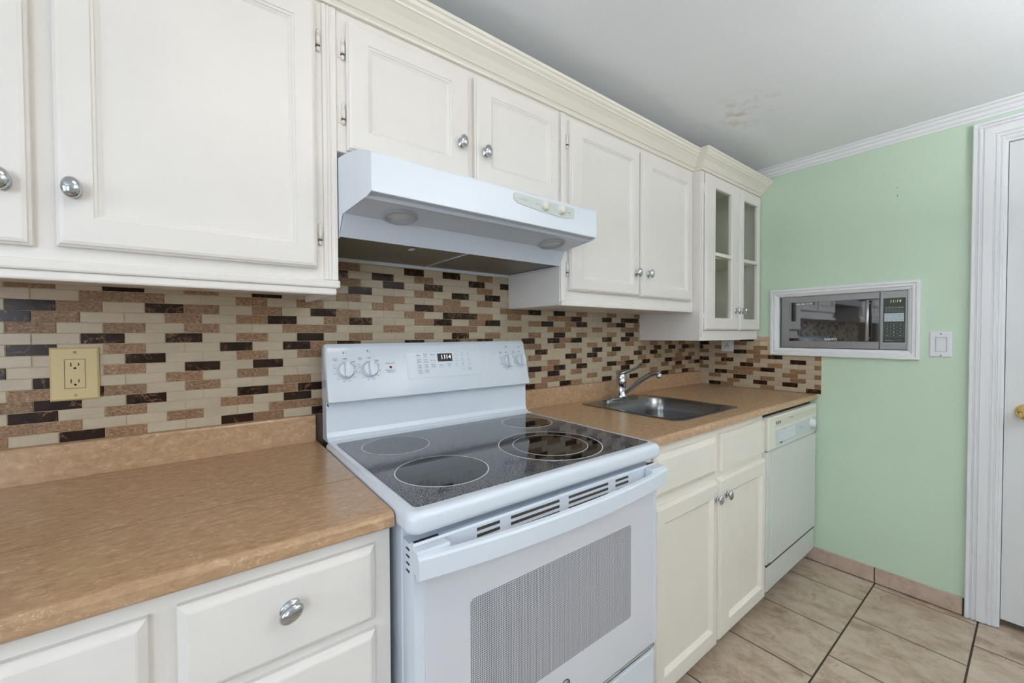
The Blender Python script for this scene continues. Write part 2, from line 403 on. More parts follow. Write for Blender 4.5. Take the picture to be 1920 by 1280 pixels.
# door casing, jamb and door
cas = [(0, 0), (0, .018), (.003, .022), (.013, .022), (.015, .013), (.018, .013), (.021, .019), (.026, .019), (.028, .011), (.031, .011), (.034, .016), (.060, .016), (.062, .009), (.065, .009), (.067, .013), (.074, .013), (.076, .006), (.079, .006), (.081, .009), (.087, .009), (.0895, .004), (.091, .004), (.091, 0)]
structure('trim_2', rect_loops(cas, 1.206, 2.154, 0.004, 2.132, SIDE(XW), cap=False, openb=True), TRIM)
dr = part('door_1', box(XW+.016, XW+.050, -DY1+.009, -DY0-.009, .035, DZ1-.010, .002), DOORP, kind='structure')
dr['label'] = 'white painted interior door with a brass knob'
M = Matrix.Translation((XW+.016, -1.366, .920)) @ Matrix.Rotation(-PI/2, 4, 'Y')
kb = lathe([(0, 0), (.034, 0), (.034, .004), (.028, .008), (.014, .010), (.011, .014), (.011, .030), (.016, .036), (.026, .044), (.0285, .054), (.026, .062), (.018, .066), (.010, .0665), (0, .066)], 32, M)
part('door_knob', kb, BRASS, dr, label='polished brass door knob')
bm = bmesh.new()
quad_box(bm, XW+.0005, XW+.089, -DY0-.0075, -DY0-.0003, .004, DZ1-.0085); quad_box(bm, XW+.0005, XW+.089, -DY1+.0003, -DY1+.0075, .004, DZ1-.0085); quad_box(bm, XW+.0005, XW+.089, -DY1+.0003, -DY0-.0003, DZ1-.0083, DZ1-.0003)
structure('trim_3', bm, TRIM)
structure('wall_closet', box(XW+.095, XW+.11, YF, 0, 0, CZ), WHITEW)
# tiled baseboard
bm = bmesh.new(); quad_box(bm, XW-.0075, XW-.0003, -1.2045, -.62, .0015, .0765, 1)
for a0, a1 in ((.62, .9035), (.9085, 1.200)):
    rect_loops([(0, .001), (0, .0095), (.0015, .011)], a0, a1, .004, .0788, SIDE(XW), bm)
structure('baseboard_right', bm, [BTILE, FGROUT])

# ------------------------------------------------------------------ tile backsplashes
X0, Z0, PX, PZ = -.4770, .9969, .07695, .02565
ROWS = {
0: 'B-3 D-1 B0 D3 B4 D6 D17 B18 D20 B21 D24 D27 D31 B32 D34 B35',
1: 'B-2.5 B-1.5 B1.5 B4.5 B5.5 B18.5 B19.5 B22.5 B25.5 B29.5 B32.5 B33.5',
2: 'D-2 B0 B3 D5 B17 D19 B21 B24 D26 B28 B31 D33 B35 D36',
3: 'B-2.5 D-1.5 D.5 D3.5 B4.5 D5.5 D17.5 B18.5 D19.5 D21.5 D24.5 B25.5 D26.5 D28.5 D31.5 B32.5 B33.5 D34.5',
4: 'B-2 D-1 B0 B2 B5 B19 B21 B23 B26 B28 B30 B33 B35',
5: 'D-1.5 B1.5 B3.5 B17.5 D20.5 D22.5 B24.5 D27.5 D29.5 B31.5 B33.5',
6: 'D-3 B0 D2 D4 D18 B21 D23 D25 B28 D30 D32 D34 B35',
7: 'D.5 B3.5 B5.5 B17.5 B19.5 B22.5 B24.5 B26.5 B29.5 B31.5 B33.5',
8: 'D-2 B0 D3 D5 B6 D7 D10 D12 B13 D14 D17 D19 B20 D21 D24 D26 B27',
9: 'D-.5 D1.5 B3.5 D5.5 B7.5 B10.5 D12.5 B14.5 B17.5 D19.5 B21.5 B24.5 D26.5',
10: 'B-2 B0 B2 B5 B6 B9 B12 B13 B16 B19 B20 B23 B26 B27',
11: 'D-2.5 B-1.5 B1.5 B3.5 D4.5 B6.5 D7.5 B10.5 D11.5 B13.5 D14.5 B17.5 D18.5 B20.5 D21.5 B24.5 D25.5 B27.5',
12: 'D-2 B-1 D1 B2 B4 D6 B7 B10 D12 D13 B14 B16 B19 B20 D21 D24 D26 D27',
13: 'B-.5 B.5 B3.5 B5.5 B8.5 D10.5 B11.5 B12.5 B15.5 B16.5 D17.5 D19.5 B21.5 B24.5 B27.5',
14: 'B-2 D0 B2 D4 B7 B9 B12 B14 B18 B20 B23 B26',
15: 'D7.5 B10.5 D12.5 D14.5 B-1.5 B3.5 B19.5 D23.5',
16: 'B7 D9 D11 B14 D1 B5 B20',
17: 'D6.5 D8.5 B10.5 D13.5 D15.5 B1.5 D4.5',
18: 'B7 D10 D12 B14'}
def tile_field(rows, nrow, a0, a1, b0, btop, A0, PA, B0, mp, rnd_fill=()):
    """mosaic on a plane: rows of half-offset tiles, clipped to the field; btop(a0,a1) gives the top limit"""
    bm = bmesh.new(); gg = .0011
    for r in range(nrow):
        kinds = {}
        for t in rows.get(r, '').split(): kinds[float(t[1:])] = {'D': 2, 'B': 1}[t[0]]
        h = .5 if r % 2 else 0.0
        i = math.floor((a0-A0)/PA)-1
        while A0+(i+h)*PA < a1:
            u = i+h; lo, hi = A0+u*PA, A0+(u+1)*PA; i += 1
            lo2, hi2 = max(lo, a0), min(hi, a1)
            if hi2-lo2 < .006: continue
            k = kinds.get(u)
            if k is None:
                k = 0
                for (p, q, r0, r1) in rnd_fill:
                    if p < u < q and r0 <= r <= r1 and not kinds.get(u-1): k = random.choice([0, 0, 0, 1, 2])
                if k: kinds[u] = k
            z0, z1 = max(B0+r*PZ, b0), min(B0+(r+1)*PZ, btop(lo2, hi2))
            if z1-z0 < .004: continue
            n0 = len(bm.faces)
            rect_loops([(0, .0005), (0, .0060), (.0009, .0068)], lo2+gg*.5, hi2-gg*.5, z0+gg*.5, z1-gg*.5, mp, bm)
            bm.faces.ensure_lookup_table()
            for f in bm.faces[n0:]: f.material_index = k
    return bm
bm = tile_field(ROWS, 20, -1.45, XW-.001, .9975, lambda a, b: 1.50, X0, PX, Z0, FRONT(0), [(-13, -3.2, 0, 18), (6.2, 16.8, 0, 7)])
bk = bmesh.new(); quad_box(bk, -1.45, XW-.001, -.0052, -.0003, .9972, 1.50, 3); merge(bm, bk)
props(part('mosaic_backsplash', bm, [TCREAM, TBROWN, TDARK, GROUT]), 'brown and cream mosaic tile backsplash along the back wall behind the stove', 'backsplash')
SROWS = {0: 'D0 B3 B6 D7', 1: 'B-.5 D1.5 D3.5 B5.5', 2: 'B1 B3 D5 B7', 3: 'B-.5 B1.5 B4.5 B5.5 D6.5', 4: 'B1 D3 B4 B5 B8', 5: 'B-.5 B2.5 D4.5 B6.5 B8.5',
         6: 'D1 B4 D6 D8', 7: 'B-.5 D2.5 B3.5 B6.5', 8: 'B4 D5 B8', 9: 'B3.5 B6.5 D8.5', 10: 'D3 B5 D8', 11: 'B2.5 D4.5 D7.5', 12: 'D3 D8'}
# plane coordinate here is +y measured from the open end of the field
bm = tile_field(SROWS, 13, -.6789, -.0085, .9155, lambda a, b: 1.2286 if b > -.4345 and a > -.4345 else (1.2286 if a > -.44 else 1.1180), -.6866, .0770, .9142, lambda a, b, h=0: (XW-h, a, b))
bk = bmesh.new(); quad_box(bk, XW-.0052, XW-.0003, -.6789, -.0085, .9152, 1.1180, 3); quad_box(bk, XW-.0052, XW-.0003, -.4312, -.0085, 1.1180, 1.2286, 3); merge(bm, bk)
props(part('mosaic_backsplash', bm, [TCREAM, TBROWN, TDARK, GROUT]), 'short mosaic tile backsplash on the green side wall under the built-in microwave', 'backsplash')

# ------------------------------------------------------------------ cabinet doors, knobs, hinges
knob_mesh = {}
def knob(parent, x, y, z, s=1.0, label=None, rot=0):
    """chrome oval knob on an oval rose, its axis pointing into the room; rot turns the oval"""
    key = (round(s, 2), rot)
    if key not in knob_mesh:
        b = lathe([(0, 0), (.0158, 0), (.0162, .0020), (.0145, .0044), (.0080, .0056), (.0060, .0080), (.0062, .0125), (.0110, .0145), (.0168, .0165), (.0190, .0192), (.0182, .0222), (.0148, .0252), (.0088, .0274), (0, .0283)], 32,
                  Matrix.Rotation(rot, 4, 'Y') @ Matrix.Diagonal((.72, 1, 1, 1)) @ Matrix.Rotation(PI/2, 4, 'X') @ Matrix.Scale(s, 4))
        bmesh.ops.recalc_face_normals(b, faces=b.faces[:])
        me = bpy.data.meshes.new('knob'); b.to_mesh(me); b.free(); me.materials.append(CHROME); knob_mesh[key] = me
    o = bpy.data.objects.new('knob', knob_mesh[key]); C.objects.link(o); o.parent = parent
    o.location = Vector((x, y, z))-ORG[parent.name]; o['label'] = label or 'oval chrome knob'
    return o
RAISED = lambda: [(0, -.0195), (0, -.008), (.0035, -.0055), (.0045, -.002), (.010, 0)]
def panel_door(parent, x0, x1, z0, z1, yf, inner, mat, depth=.0100, name='door', ogee=True, label=None):
    ix0, ix1, iz0, iz1 = inner
    bm = rect_loops(RAISED(), x0, x1, z0, z1, FRONT(yf), cap=False, back=True)
    # frame face between the outer edge and the recessed panel
    o = .010; mp = FRONT(yf)
    O = [(x0+o, z0+o), (x1-o, z0+o), (x1-o, z1-o), (x0+o, z1-o)]; I = [(ix0, iz0), (ix1, iz0), (ix1, iz1), (ix0, iz1)]
    vo = [bm.verts.new(mp(a, b, 0)) for a, b in O]; vi = [bm.verts.new(mp(a, b, 0)) for a, b in I]
    for i in range(4): bm.faces.new((vo[i], vo[(i+1) % 4], vi[(i+1) % 4], vi[i]))
    lv = [(0, 0), (.0015, -.0025), (.0050, -.0035), (.0065, -.0060), (.0135, -depth), (.0150, -depth)] if ogee else [(0, 0), (.0015, -.001), (.013, -depth), (.014, -depth)]
    rect_loops(lv, ix0, ix1, iz0, iz1, mp, bm)
    bmesh.ops.remove_doubles(bm, verts=bm.verts[:], dist=1e-5)
    return part(name, bm, mat, parent, label=label)
def slab_front(parent, x0, x1, z0, z1, yf, mat, name='drawer', bev=.0095, label=None):
    bm = rect_loops([(0, -.0185), (0, -.009), (.002, -.007), (bev, -.0008), (bev+.003, 0)], x0, x1, z0, z1, FRONT(yf), back=True)
    return part(name, bm, mat, parent, label=label)
def hinge(parent, x, y, z, L=.052, worn=True):
    bm = lathe([(0, -L/2), (.0035, -L/2), (.0045, -L/2+.006), (.0045, -.012), (.0055, -.012), (.0055, .012), (.0045, .012), (.0045, L/2-.006), (.0035, L/2), (0, L/2)], 10, Matrix.Translation((x, y-.004, z)))
    quad = box(x-.011, x+.001, y-.002, y-.0002, z-L*.42, z+L*.42, bm=bm)
    if worn:
        box(x-.0052, x+.0035, y-.0095, y-.003, z-.0165, z-.0125, bm=bm, mi=1)
    return part('hinge', bm, [PAINT, RUST], parent)
RUST = plain('worn_brown_metal', (.16, .085, .04), .6, metal=.4)
YU, YUD = -.3209, -.3409

def carcass(parent, x0, x1, z0, z1, yf, mat=PAINT, extra=()):
    bm = box(x0, x1, yf, -.0085, z0, z1, .0012, 1)
    for e in extra: box(*e, .0012, 1, bm=bm)
    return part('carcass', bm, mat, parent)

# --- large upper cabinet on the left
t = thing('wall_cabinet', (-.73, -.0085, 1.3665), 'large white wall cabinet with two panel doors over the left counter', 'cabinet')
CT = 2.1175
carcass(t, -1.45, -.0125, 1.3665, CT, YU)
bm = box(-1.45, -.0100, YU-.016, YU+.004, 1.3625, 1.3815, .004, 2); box(-1.45, -.0180, YU-.011, YU+.004, 1.3455, 1.3630, .004, 2, bm=bm)
part('light_rail', bm, PAINT, t)
prof = [(-.0455, 0), (-.0440, .004), (-.0360, .006), (-.0345, .003), (-.0290, .006), (-.0270, .0025), (-.0190, .0055), (-.0130, .0055), (-.0120, 0)]
part('stile_moulding', prism([(x, YU-.0002-d) for x, d in prof], 'z', 1.3835, 2.052), PAINT, t)
d = panel_door(t, -.4880, -.0610, 1.4080, 2.0380, YUD, (-.4400, -.1065, 1.4610, 1.9870), PAINT)
knob(d, -.4640, YUD, 1.5080)
hinge(d, -.0530, YU, 1.958); hinge(d, -.0530, YU, 1.492)
d = panel_door(t, -.9450, -.5165, 1.4040, 2.0380, YUD, (-.8970, -.5650, 1.4610, 1.9870), PAINT)
knob(d, -.5465, YUD, 1.5060)
# end panel hanging a little below the cabinet bottom
part('end_panel', box(-.0300, -.0140, YU+.006, -.0088, 1.3480, 1.3663, .001, 1), PAINT, t)

# --- short cabinet over the hood
t = thing('wall_cabinet', (.38, -.0085, 1.705), 'short white wall cabinet with two small panel doors directly above the range hood', 'cabinet')
carcass(t, -.0115, .7560, 1.7060, CT, YU)
d = panel_door(t, .0105, .3660, 1.7105, 2.0290, YUD, (.0615, .3050, 1.7615, 1.9850), PAINT)
knob(d, .3340, YUD, 1.8140); hinge(d, .0040, YU, 1.960); hinge(d, .0040, YU, 1.800)
d = panel_door(t, .3860, .7400, 1.7105, 2.0330, YUD, (.4430, .6970, 1.7660, 1.9880), PAINT)
knob(d, .4200, YUD, 1.8080); hinge(d, .7480, YU, 1.953, worn=False); hinge(d, .7480, YU, 1.800, worn=False)

# --- tall cabinet right of the hood
t = thing('wall_cabinet', (1.22, -.0085, 1.352), 'tall white wall cabinet with two panel doors between the hood and the glass-door cabinet', 'cabinet')
carcass(t, .7570, 1.6853, 1.3530, CT, YU)
bm = box(.7560, 1.6600, YU-.014, YU+.004, 1.3500, 1.3670, .003, 2)
part('light_rail', bm, PAINT, t)
prof = [(.7590, 0), (.7600, .005), (.7690, .007), (.7710, .004), (.7770, .006), (.7810, .006), (.7825, 0)]
part('stile_moulding', prism([(x, YU-.0002-dd) for x, dd in prof], 'z', 1.3690, 2.052), PAINT, t)
d = panel_door(t, .7985, 1.2190, 1.4080, 2.0340, YUD, (.8600, 1.1735, 1.4540, 1.9820), PAINT)
knob(d, 1.1910, YUD, 1.5060); hinge(d, .7925, YU, 1.955); hinge(d, .7925, YU, 1.487)
d = panel_door(t, 1.2320, 1.6500, 1.4060, 2.0300, YUD, (1.3060, 1.6060, 1.4540, 1.9780), PAINT)
knob(d, 1.2790, YUD, 1.5080)

# --- glass-door cabinet in the corner
YG, YGD = -.3600, -.3780
t = thing('glass_cabinet', (2.02, -.0085, 1.209), 'white corner wall cabinet with two glazed doors against the green wall', 'cabinet')
GX0, GX1 = 1.6860, 2.3545
bm = bmesh.new()
for b in ((GX0, GX0+.018, YG, -.0085, 1.2090, CT), (GX1-.016, GX1, YG, -.0085, 1.2090, CT), (GX0+.018, GX1-.016, YG+.02, -.0085, 1.2090, 1.2260), (GX0+.018, GX1-.016, YG+.02, -.0085, CT-.02, CT), (GX0+.018, GX1-.016, YG, YG+.019, 1.2090, 1.2600), (GX0+.018, GX1-.016, YG, YG+.019, 2.045, CT)):
    box(*b, .001, 1, bm=bm)
part('carcass', bm, PAINT, t)
part('back_panel', box(GX0+.019, GX1-.017, -.0180, -.0090, 1.2265, CT-.0205), PAINTIN, t, label='shadowed cream back panel seen through the glass')
part('shelf', box(GX0+.019, GX1-.017, YG+.045, -.0185, 1.650, 1.665), PAINTIN, t)
prof = [(1.6900, 0), (1.6905, .006), (1.6985, .008), (1.7000, .005), (1.7060, .006), (1.7070, 0)]
part('stile_moulding', prism([(x, YG-.0002-dd) for x, dd in prof], 'z', 1.2270, 2.049), PAINT, t)
def glass_door(x0, x1, ix0, ix1, hx):
    bm = rect_loops(RAISED(), x0, x1, 1.2620, 2.0470, FRONT(YGD), cap=False, back=False)
    mp = FRONT(YGD); o = .010; iz0, iz1 = 1.3215, 1.9870
    O = [(x0+o, 1.2620+o), (x1-o, 1.2620+o), (x1-o, 2.0470-o), (x0+o, 2.0470-o)]; I = [(ix0, iz0), (ix1, iz0), (ix1, iz1), (ix0, iz1)]
    for hh in (0, -.0195):
        OO = O if hh == 0 else [(x0, 1.2620), (x1, 1.2620), (x1, 2.0470), (x0, 2.0470)]
        vo = [bm.verts.new(mp(a, b, hh)) for a, b in OO]; vi = [bm.verts.new(mp(a, b, hh)) for a, b in I]
        for i in range(4): bm.faces.new((vo[i], vo[(i+1) % 4], vi[(i+1) % 4], vi[i]))
    rect_loops([(0, 0), (.003, -.003), (.003, -.0195), (0, -.0195)], ix0, ix1, iz0, iz1, mp, bm, cap=False)
    bmesh.ops.remove_doubles(bm, verts=bm.verts[:], dist=1e-5)
    d = part('glass_door', bm, PAINT, t)
    part('muntin', box(ix0-.001, ix1+.001, YGD-.0005, YGD+.014, 1.6420, 1.6620, .003, 1), PAINT, d)
    for za, zb in ((iz0-.002, 1.6430), (1.6610, iz1+.002)):
        part('glass_pane', box(ix0-.002, ix1+.002, YGD+.0145, YGD+.0170, za, zb), CABGLASS, d, label='clear glass pane')
    return d
d = glass_door(1.7130, 2.0780, 1.8030, 1.9860, 1.71)
knob(d, 2.0350, YGD, 1.3685); hinge(d, 1.7095, YG, 1.968, .05, worn=False); hinge(d, 1.7095, YG, 1.322, .05, worn=False)
d = glass_door(2.0900, 2.3520, 2.1300, 2.3150, 2.36)
knob(d, 2.1180, YGD, 1.3700)

# --- crown moulding running along all the wall cabinets
cr = [(.0012, 2.0537), (.010, 2.0537), (.0125, 2.0590), (.0170, 2.0640), (.0220, 2.0655), (.0245, 2.0690), (.0400, 2.0860), (.0560, 2.0980), (.0600, 2.0990), (.0620, 2.1030), (.0700, 2.1080), (.0745, 2.1150), (.0790, 2.1165), (.0800, 2.1260), (.0012, 2.1260)]
bm = bmesh.new(); cols = []
for dd, z in cr:
    cols.append([bm.verts.new(p) for p in ((-1.45, YU-dd, z), (GX0-dd, YU-dd, z), (GX0-dd, YG-dd, z), (2.3605, YG-dd, z))])
n = len(cr)
for i in range(n):
    A, B = cols[i], cols[(i+1) % n]
    for k in range(3): bm.faces.new((A[k], A[k+1], B[k+1], B[k]))
bm.faces.new([c[0] for c in cols]); bm.faces.new([c[3] for c in cols][::-1])
props(part('crown_moulding', bm, CROWN), 'long cream crown moulding along the tops of the wall cabinets, stepping out at the glass cabinet', 'moulding')

# ------------------------------------------------------------------ base cabinets
YB, YBD = -.6370, -.6555
t = thing('drawer_cabinet', (-.73, -.02, 0), 'white drawer base cabinet under the left counter, beside the stove', 'cabinet')
bm = box(-1.45, -.0040, YB, -.0200, .0900, .8845, .0012, 1); part('carcass', bm, PAINT, t)
part('toe_kick', box(-1.45, -.0060, YB+.07, -.0300, .0040, .0895), TOE, t)
d = slab_front(t, -.3210, -.0375, .7185, .8580, YBD, PAINT); knob(d, -.1790, YBD, .8030, rot=1.05)
d = slab_front(t, -.3210, -.0375, .4700, .6990, YBD, PAINT); knob(d, -.1790, YBD, .5850, rot=1.05)
d = slab_front(t, -.3210, -.0375, .1200, .4500, YBD, PAINT); knob(d, -.1790, YBD, .2850, rot=1.05)
d = slab_front(t, -.7900, -.3525, .7185, .8560, YBD, PAINT); knob(d, -.5700, YBD, .7900, rot=1.05)
d = panel_door(t, -.7900, -.3525, .1200, .6990, YBD, (-.735, -.405, .18, .64), PAINT); knob(d, -.3900, YBD, .6500, rot=1.05)
slab_front(t, -1.2600, -.8250, .7185, .8560, YBD, PAINT)

t = thing('sink_cabinet', (1.24, -.02, 0), 'cream base cabinet under the sink, with two false drawer panels above two doors', 'cabinet')
SX0, SX1 = .7920, 1.7130
bm = bmesh.new()                                     # open-topped box so the sink bowl hangs inside
for b in ((SX0, SX1, YB, YB+.02, .0500, .8845), (SX0, SX0+.018, YB+.02, -.0200, .0500, .8845), (SX1-.018, SX1, YB+.02, -.0200, .0500, .8845), (SX0+.018, SX1-.018, -.0350, -.0200, .0500, .8845), (SX0+.018, SX1-.018, YB+.02, -.0350, .0500, .0700)):
    box(*b, .001, 1, bm=bm)
part('carcass', bm, PAINTB, t)
part('toe_kick', box(SX0+.002, SX1-.002, YB+.085, -.0300, .0040, .0495), TOE, t)
slab_front(t, .8560, 1.2560, .7130, .8540, YBD, PAINTB, 'false_drawer', .016)
bm = rect_loops([(0, -.0185), (0, -.006), (.004, 0), (.024, 0), (.0245, -.002), (.026, -.002), (.0265, -.0005)], 1.2950, 1.6920, .7140, .8580, FRONT(YBD), back=True)
part('false_drawer', bm, PAINTB, t)
d = panel_door(t, .8600, 1.2690, .0520, .6830, YBD, (.9080, 1.2340, .1130, .6260), PAINTB, .0125, ogee=False); knob(d, 1.2500, YBD, .6220)
d = panel_door(t, 1.2830, 1.7125, .0580, .6860, YBD, (1.3620, 1.6750, .1130, .6240), PAINTB, .0125, ogee=False); knob(d, 1.3290, YBD, .6210)

# ------------------------------------------------------------------ counters
YC, ZC, ZB = -.6604, .9140, .8853
edge = [(YC+.003, ZB), (YC, ZB+.004), (YC, ZC-.010), (YC+.0025, ZC-.0045), (YC+.008, ZC-.0008), (YC+.013, ZC)]
t = thing('countertop', (-.73, -.0085, ZB), 'tan laminate countertop left of the stove, with a low upstand', 'countertop')
part('worktop', prism(edge+[(-.0090, ZC), (-.0090, ZB)], 'x', -1.45, -.0030), COUNTER, t)
up = [(-.0195, ZC+.0003), (-.0195, .9900), (-.0170, .9950), (-.0120, .9968), (-.0002, .9968), (-.0002, ZC+.0003)]
part('upstand', prism(up, 'x', -1.45, -.0070), COUNTER, t)
part('seam', box(-1.45, -.0040, -.4275, -.4262, ZC-.001, ZC+.0002), plain('seam_brown', srgb(128, 86, 48), .5), t, label='darker seam line across the worktop')

t = thing('countertop', (1.57, -.0085, ZB), 'tan laminate countertop around the sink, from the stove to the green wall', 'countertop')
RX0, RX1 = .7915, XW-.0008
SKX0, SKX1, SKY0, SKY1 = 1.127, 1.622, -.5800, -.0720      # sink rim outline
HX0, HX1, HY0, HY1 = SKX0+.012, SKX1-.012, SKY0+.012, SKY1-.012
bm = prism(edge+[(HY0, ZC), (HY0, ZB)], 'x', RX0, RX1)
for b in ((RX0, HX0, HY0, HY1), (HX1, RX1, HY0, HY1), (RX0, RX1, HY1, -.0090)): quad_box(bm, *b, ZB, ZC)
part('worktop', bm, COUNTER, t, fix=False)
part('upstand', prism(up, 'x', RX0, XW-.0078), COUNTER, t)

# ------------------------------------------------------------------ sink
t = thing('kitchen_sink', (1.3745, -.326, ZC), 'stainless steel drop-in sink set into the tan counter', 'sink')
def rrect(x0, x1, y0, y1, r, z, bm, n=6):
    V = []
    for cx, cy, a in ((x1-r, y1-r, 0), (x0+r, y1-r, PI/2), (x0+r, y0+r, PI), (x1-r, y0+r, 1.5*PI)):
        for i in range(n+1): V.append(bm.verts.new((cx+r*math.cos(a+PI/2*i/n), cy+r*math.sin(a+PI/2*i/n), z)))
    return V
def bridge(bm, A, B):
    n = len(A)
    for i in range(n): bm.faces.new((A[i], A[(i+1) % n], B[(i+1) % n], B[i])).smooth = True
bm = bmesh.new(); L = []
L.append(rrect(SKX0, SKX1, SKY0, SKY1, .028, ZC+.0004, bm)); L.append(rrect(SKX0+.002, SKX1-.002, SKY0+.002, SKY1-.002, .027, ZC+.0032, bm)); L.append(rrect(SKX0+.010, SKX1-.010, SKY0+.010, SKY1-.010, .024, ZC+.0038, bm))
bx0, bx1, by0, by1 = SKX0+.027, SKX1-.027, SKY0+.024, SKY1-.098
L.append(rrect(bx0, bx1, by0, by1, .07, ZC+.0022, bm)); L.append(rrect(bx0+.004, bx1-.004, by0+.004, by1-.004, .07, ZC-.004, bm))
L.append(rrect(bx0+.010, bx1-.010, by0+.010, by1-.010, .07, ZC-.06, bm)); L.append(rrect(bx0+.016, bx1-.016, by0+.016, by1-.016, .068, ZC-.125, bm))
L.append(rrect(bx0+.026, bx1-.026, by0+.026, by1-.026, .062, ZC-.146, bm)); L.append(rrect(bx0+.05, bx1-.05, by0+.05, by1-.05, .05, ZC-.154, bm)); L.append(rrect(bx0+.16, bx1-.16, by0+.14, by1-.14, .03, ZC-.158, bm))
for A, B in zip(L, L[1:]): bridge(bm, A, B)
bm.faces.new(L[-1])
part('basin', bm, SINKSTEEL, t, smooth=True)
part('drain', lathe([(0, .001), (.020, .001), (.026, .003), (.040, .0035), (.043, .001), (.043, 0)], 28, Matrix.Translation((1.3745, -.36, ZC-.1575))), CHROME, t, label='round chrome drain')

# faucet
FX, FY, FZ = 1.389, -.1120, ZC+.0030
t = thing('kitchen_faucet', (FX, FY, FZ), 'chrome single-lever kitchen faucet standing on the back of the sink', 'faucet')
bm = bmesh.new()
for pr in ([(-.126, 0), (-.128, .010), (-.120, .0165), (-.060, .020), (.060, .020), (.120, .0165), (.128, .010), (.126, 0)],):
    A = []
    pts = []
    for k, (w0, z0, e) in enumerate(((.0235, 0, 0), (.0240, .007, 0), (.0200, .0120, -.004), (.0100, .0145, -.014))):
        ring = []
        for i in range(40):
            a = 2*PI*i/40; cxx = .100 if math.cos(a) >= 0 else -.100
            ring.append(bm.verts.new((FX+cxx+(w0)*math.cos(a), FY+w0*math.sin(a)*1.0, FZ+z0+.0002)))
        pts.append(ring)
    for P, Q in zip(pts, pts[1:]): bridge(bm, P, Q)
    bm.faces.new(pts[-1])
part('base_plate', bm, CHROME, t, smooth=True)
part('body', lathe([(.030, .0125), (.030, .022), (.0255, .028), (.0245, .060), (.0250, .088), (.0265, .0895), (.0265, .0925), (.0250, .094), (.0250, .112), (.0225, .124), (.016, .133), (.006, .137), (0, .1375)], 32, Matrix.Translation((FX, FY, FZ))), CHROME, t)
a = math.radians(15); D = Vector((math.sin(a), -math.cos(a), 0)); O = Vector((FX, FY, FZ))
sp = spline([O+D*.012+Vector((0, 0, .034)), O+D*.045+Vector((0, 0, .056)), O+D*.100+Vector((0, 0, .100)), O+D*.150+Vector((0, 0, .134)), O+D*.178+Vector((0, 0, .1415)), O+D*.192+Vector((0, 0, .1385))], 6)
part('spout', tube(sp, [.0125-.0025*i/len(sp) for i in range(len(sp))], 16), CHROME, t)
part('aerator', lathe([(0, 0), (.011, 0), (.0125, .003), (.0125, .018), (.010, .022), (.006, .024), (0, .024)], 20, Matrix.Translation(O+D*.188+Vector((0, 0, .117)))), CHROME, t)
lv = spline([O+D*.000+Vector((0, 0, .128)), O+D*.020+Vector((0, 0, .139)), O+D*.050+Vector((0, 0, .148)), O+D*.080+Vector((0, 0, .162)), O+D*.096+Vector((0, 0, .176)), O+D*.104+Vector((0, 0, .184))], 5)
nl = len(lv)
part('lever', tube(lv, [.017-.011*min(1, i/(nl*.45)) if i < nl*.75 else .006+.003*((i-nl*.75)/(nl*.25)) for i in range(nl)], 14), CHROME, t)

# ------------------------------------------------------------------ range (stove)
t = thing('electric_range', (.39, -.36, 0), 'white freestanding electric range with a black glass cooktop', 'stove')
bm = box(.0120, .7760, -.6570, -.0300, .0300, .8830, .003, 2)
for fx in (.05, .73):
    for fy in (-.60, -.10): lathe([(0, .0035), (.02, .0035), (.02, .031), (0, .031)], 12, Matrix.Translation((fx, fy, 0)), bm)
part('body', bm, ENAMEL, t)
# cooktop frame: rounded tray with a raised lip, riser and panel behind
TZ = .9255
rim = bmesh.new(); Ls = []
rx0, rx1, ry0, ry1 = .0005, .7885, -.7210, -.0950
for ins, z, rr in ((.006, .8845, .02), (.001, .8900, .022), (0, .8960, .022), (0, .9120, .022), (.0020, .9190, .022), (.0065, .9240, .022), (.013, TZ, .020), (.0215, TZ-.0005, .018)):
    Ls.append(rrect(rx0+ins, rx1-ins, ry0+ins, ry1-(0 if ins < .02 else .035), rr, z, rim))
for A, B in zip(Ls, Ls[1:]): bridge(rim, A, B)
rim.faces.new(Ls[-1]); rim.faces.new(Ls[0][::-1])
part('cooktop_frame', rim, ENAMEL, t, smooth=True)
g = bmesh.new(); G = [rrect(.0235, .7640, -.6930, -.1370, .012, TZ-.0003, g), rrect(.0235, .7640, -.6930, -.1370, .012, TZ+.0010, g)]
bridge(g, *G); g.faces.new(G[1]); g.faces.new(G[0][::-1])
gl = part('cooktop_glass', g, COOKTOP, t, label='speckled black ceramic glass')
gz = TZ+.0011
for cx, cy, r, r2 in ((.157, -.263, .094, 0), (.163, -.536, .109, 0), (.648, -.264, .090, 0), (.512, -.533, .149, .108)):
    z = part('burner_zone', disc(cx, cy, gz, r-.001), BURN, gl)
    part('burner_ring', annulus(cx, cy, gz+.0001, r-.0012, r+.0016), RINGP, gl, label='thin white burner ring')
    if r2: part('burner_ring', annulus(cx, cy, gz+.0003, r2-.001, r2+.0012), RINGP, gl, label='thin white inner burner ring')
printed(gl, flat_rects([(.02, .06, 0, .0016)], lambda a, b: (.385+a, -.655+b, gz+.0002)), INKG)
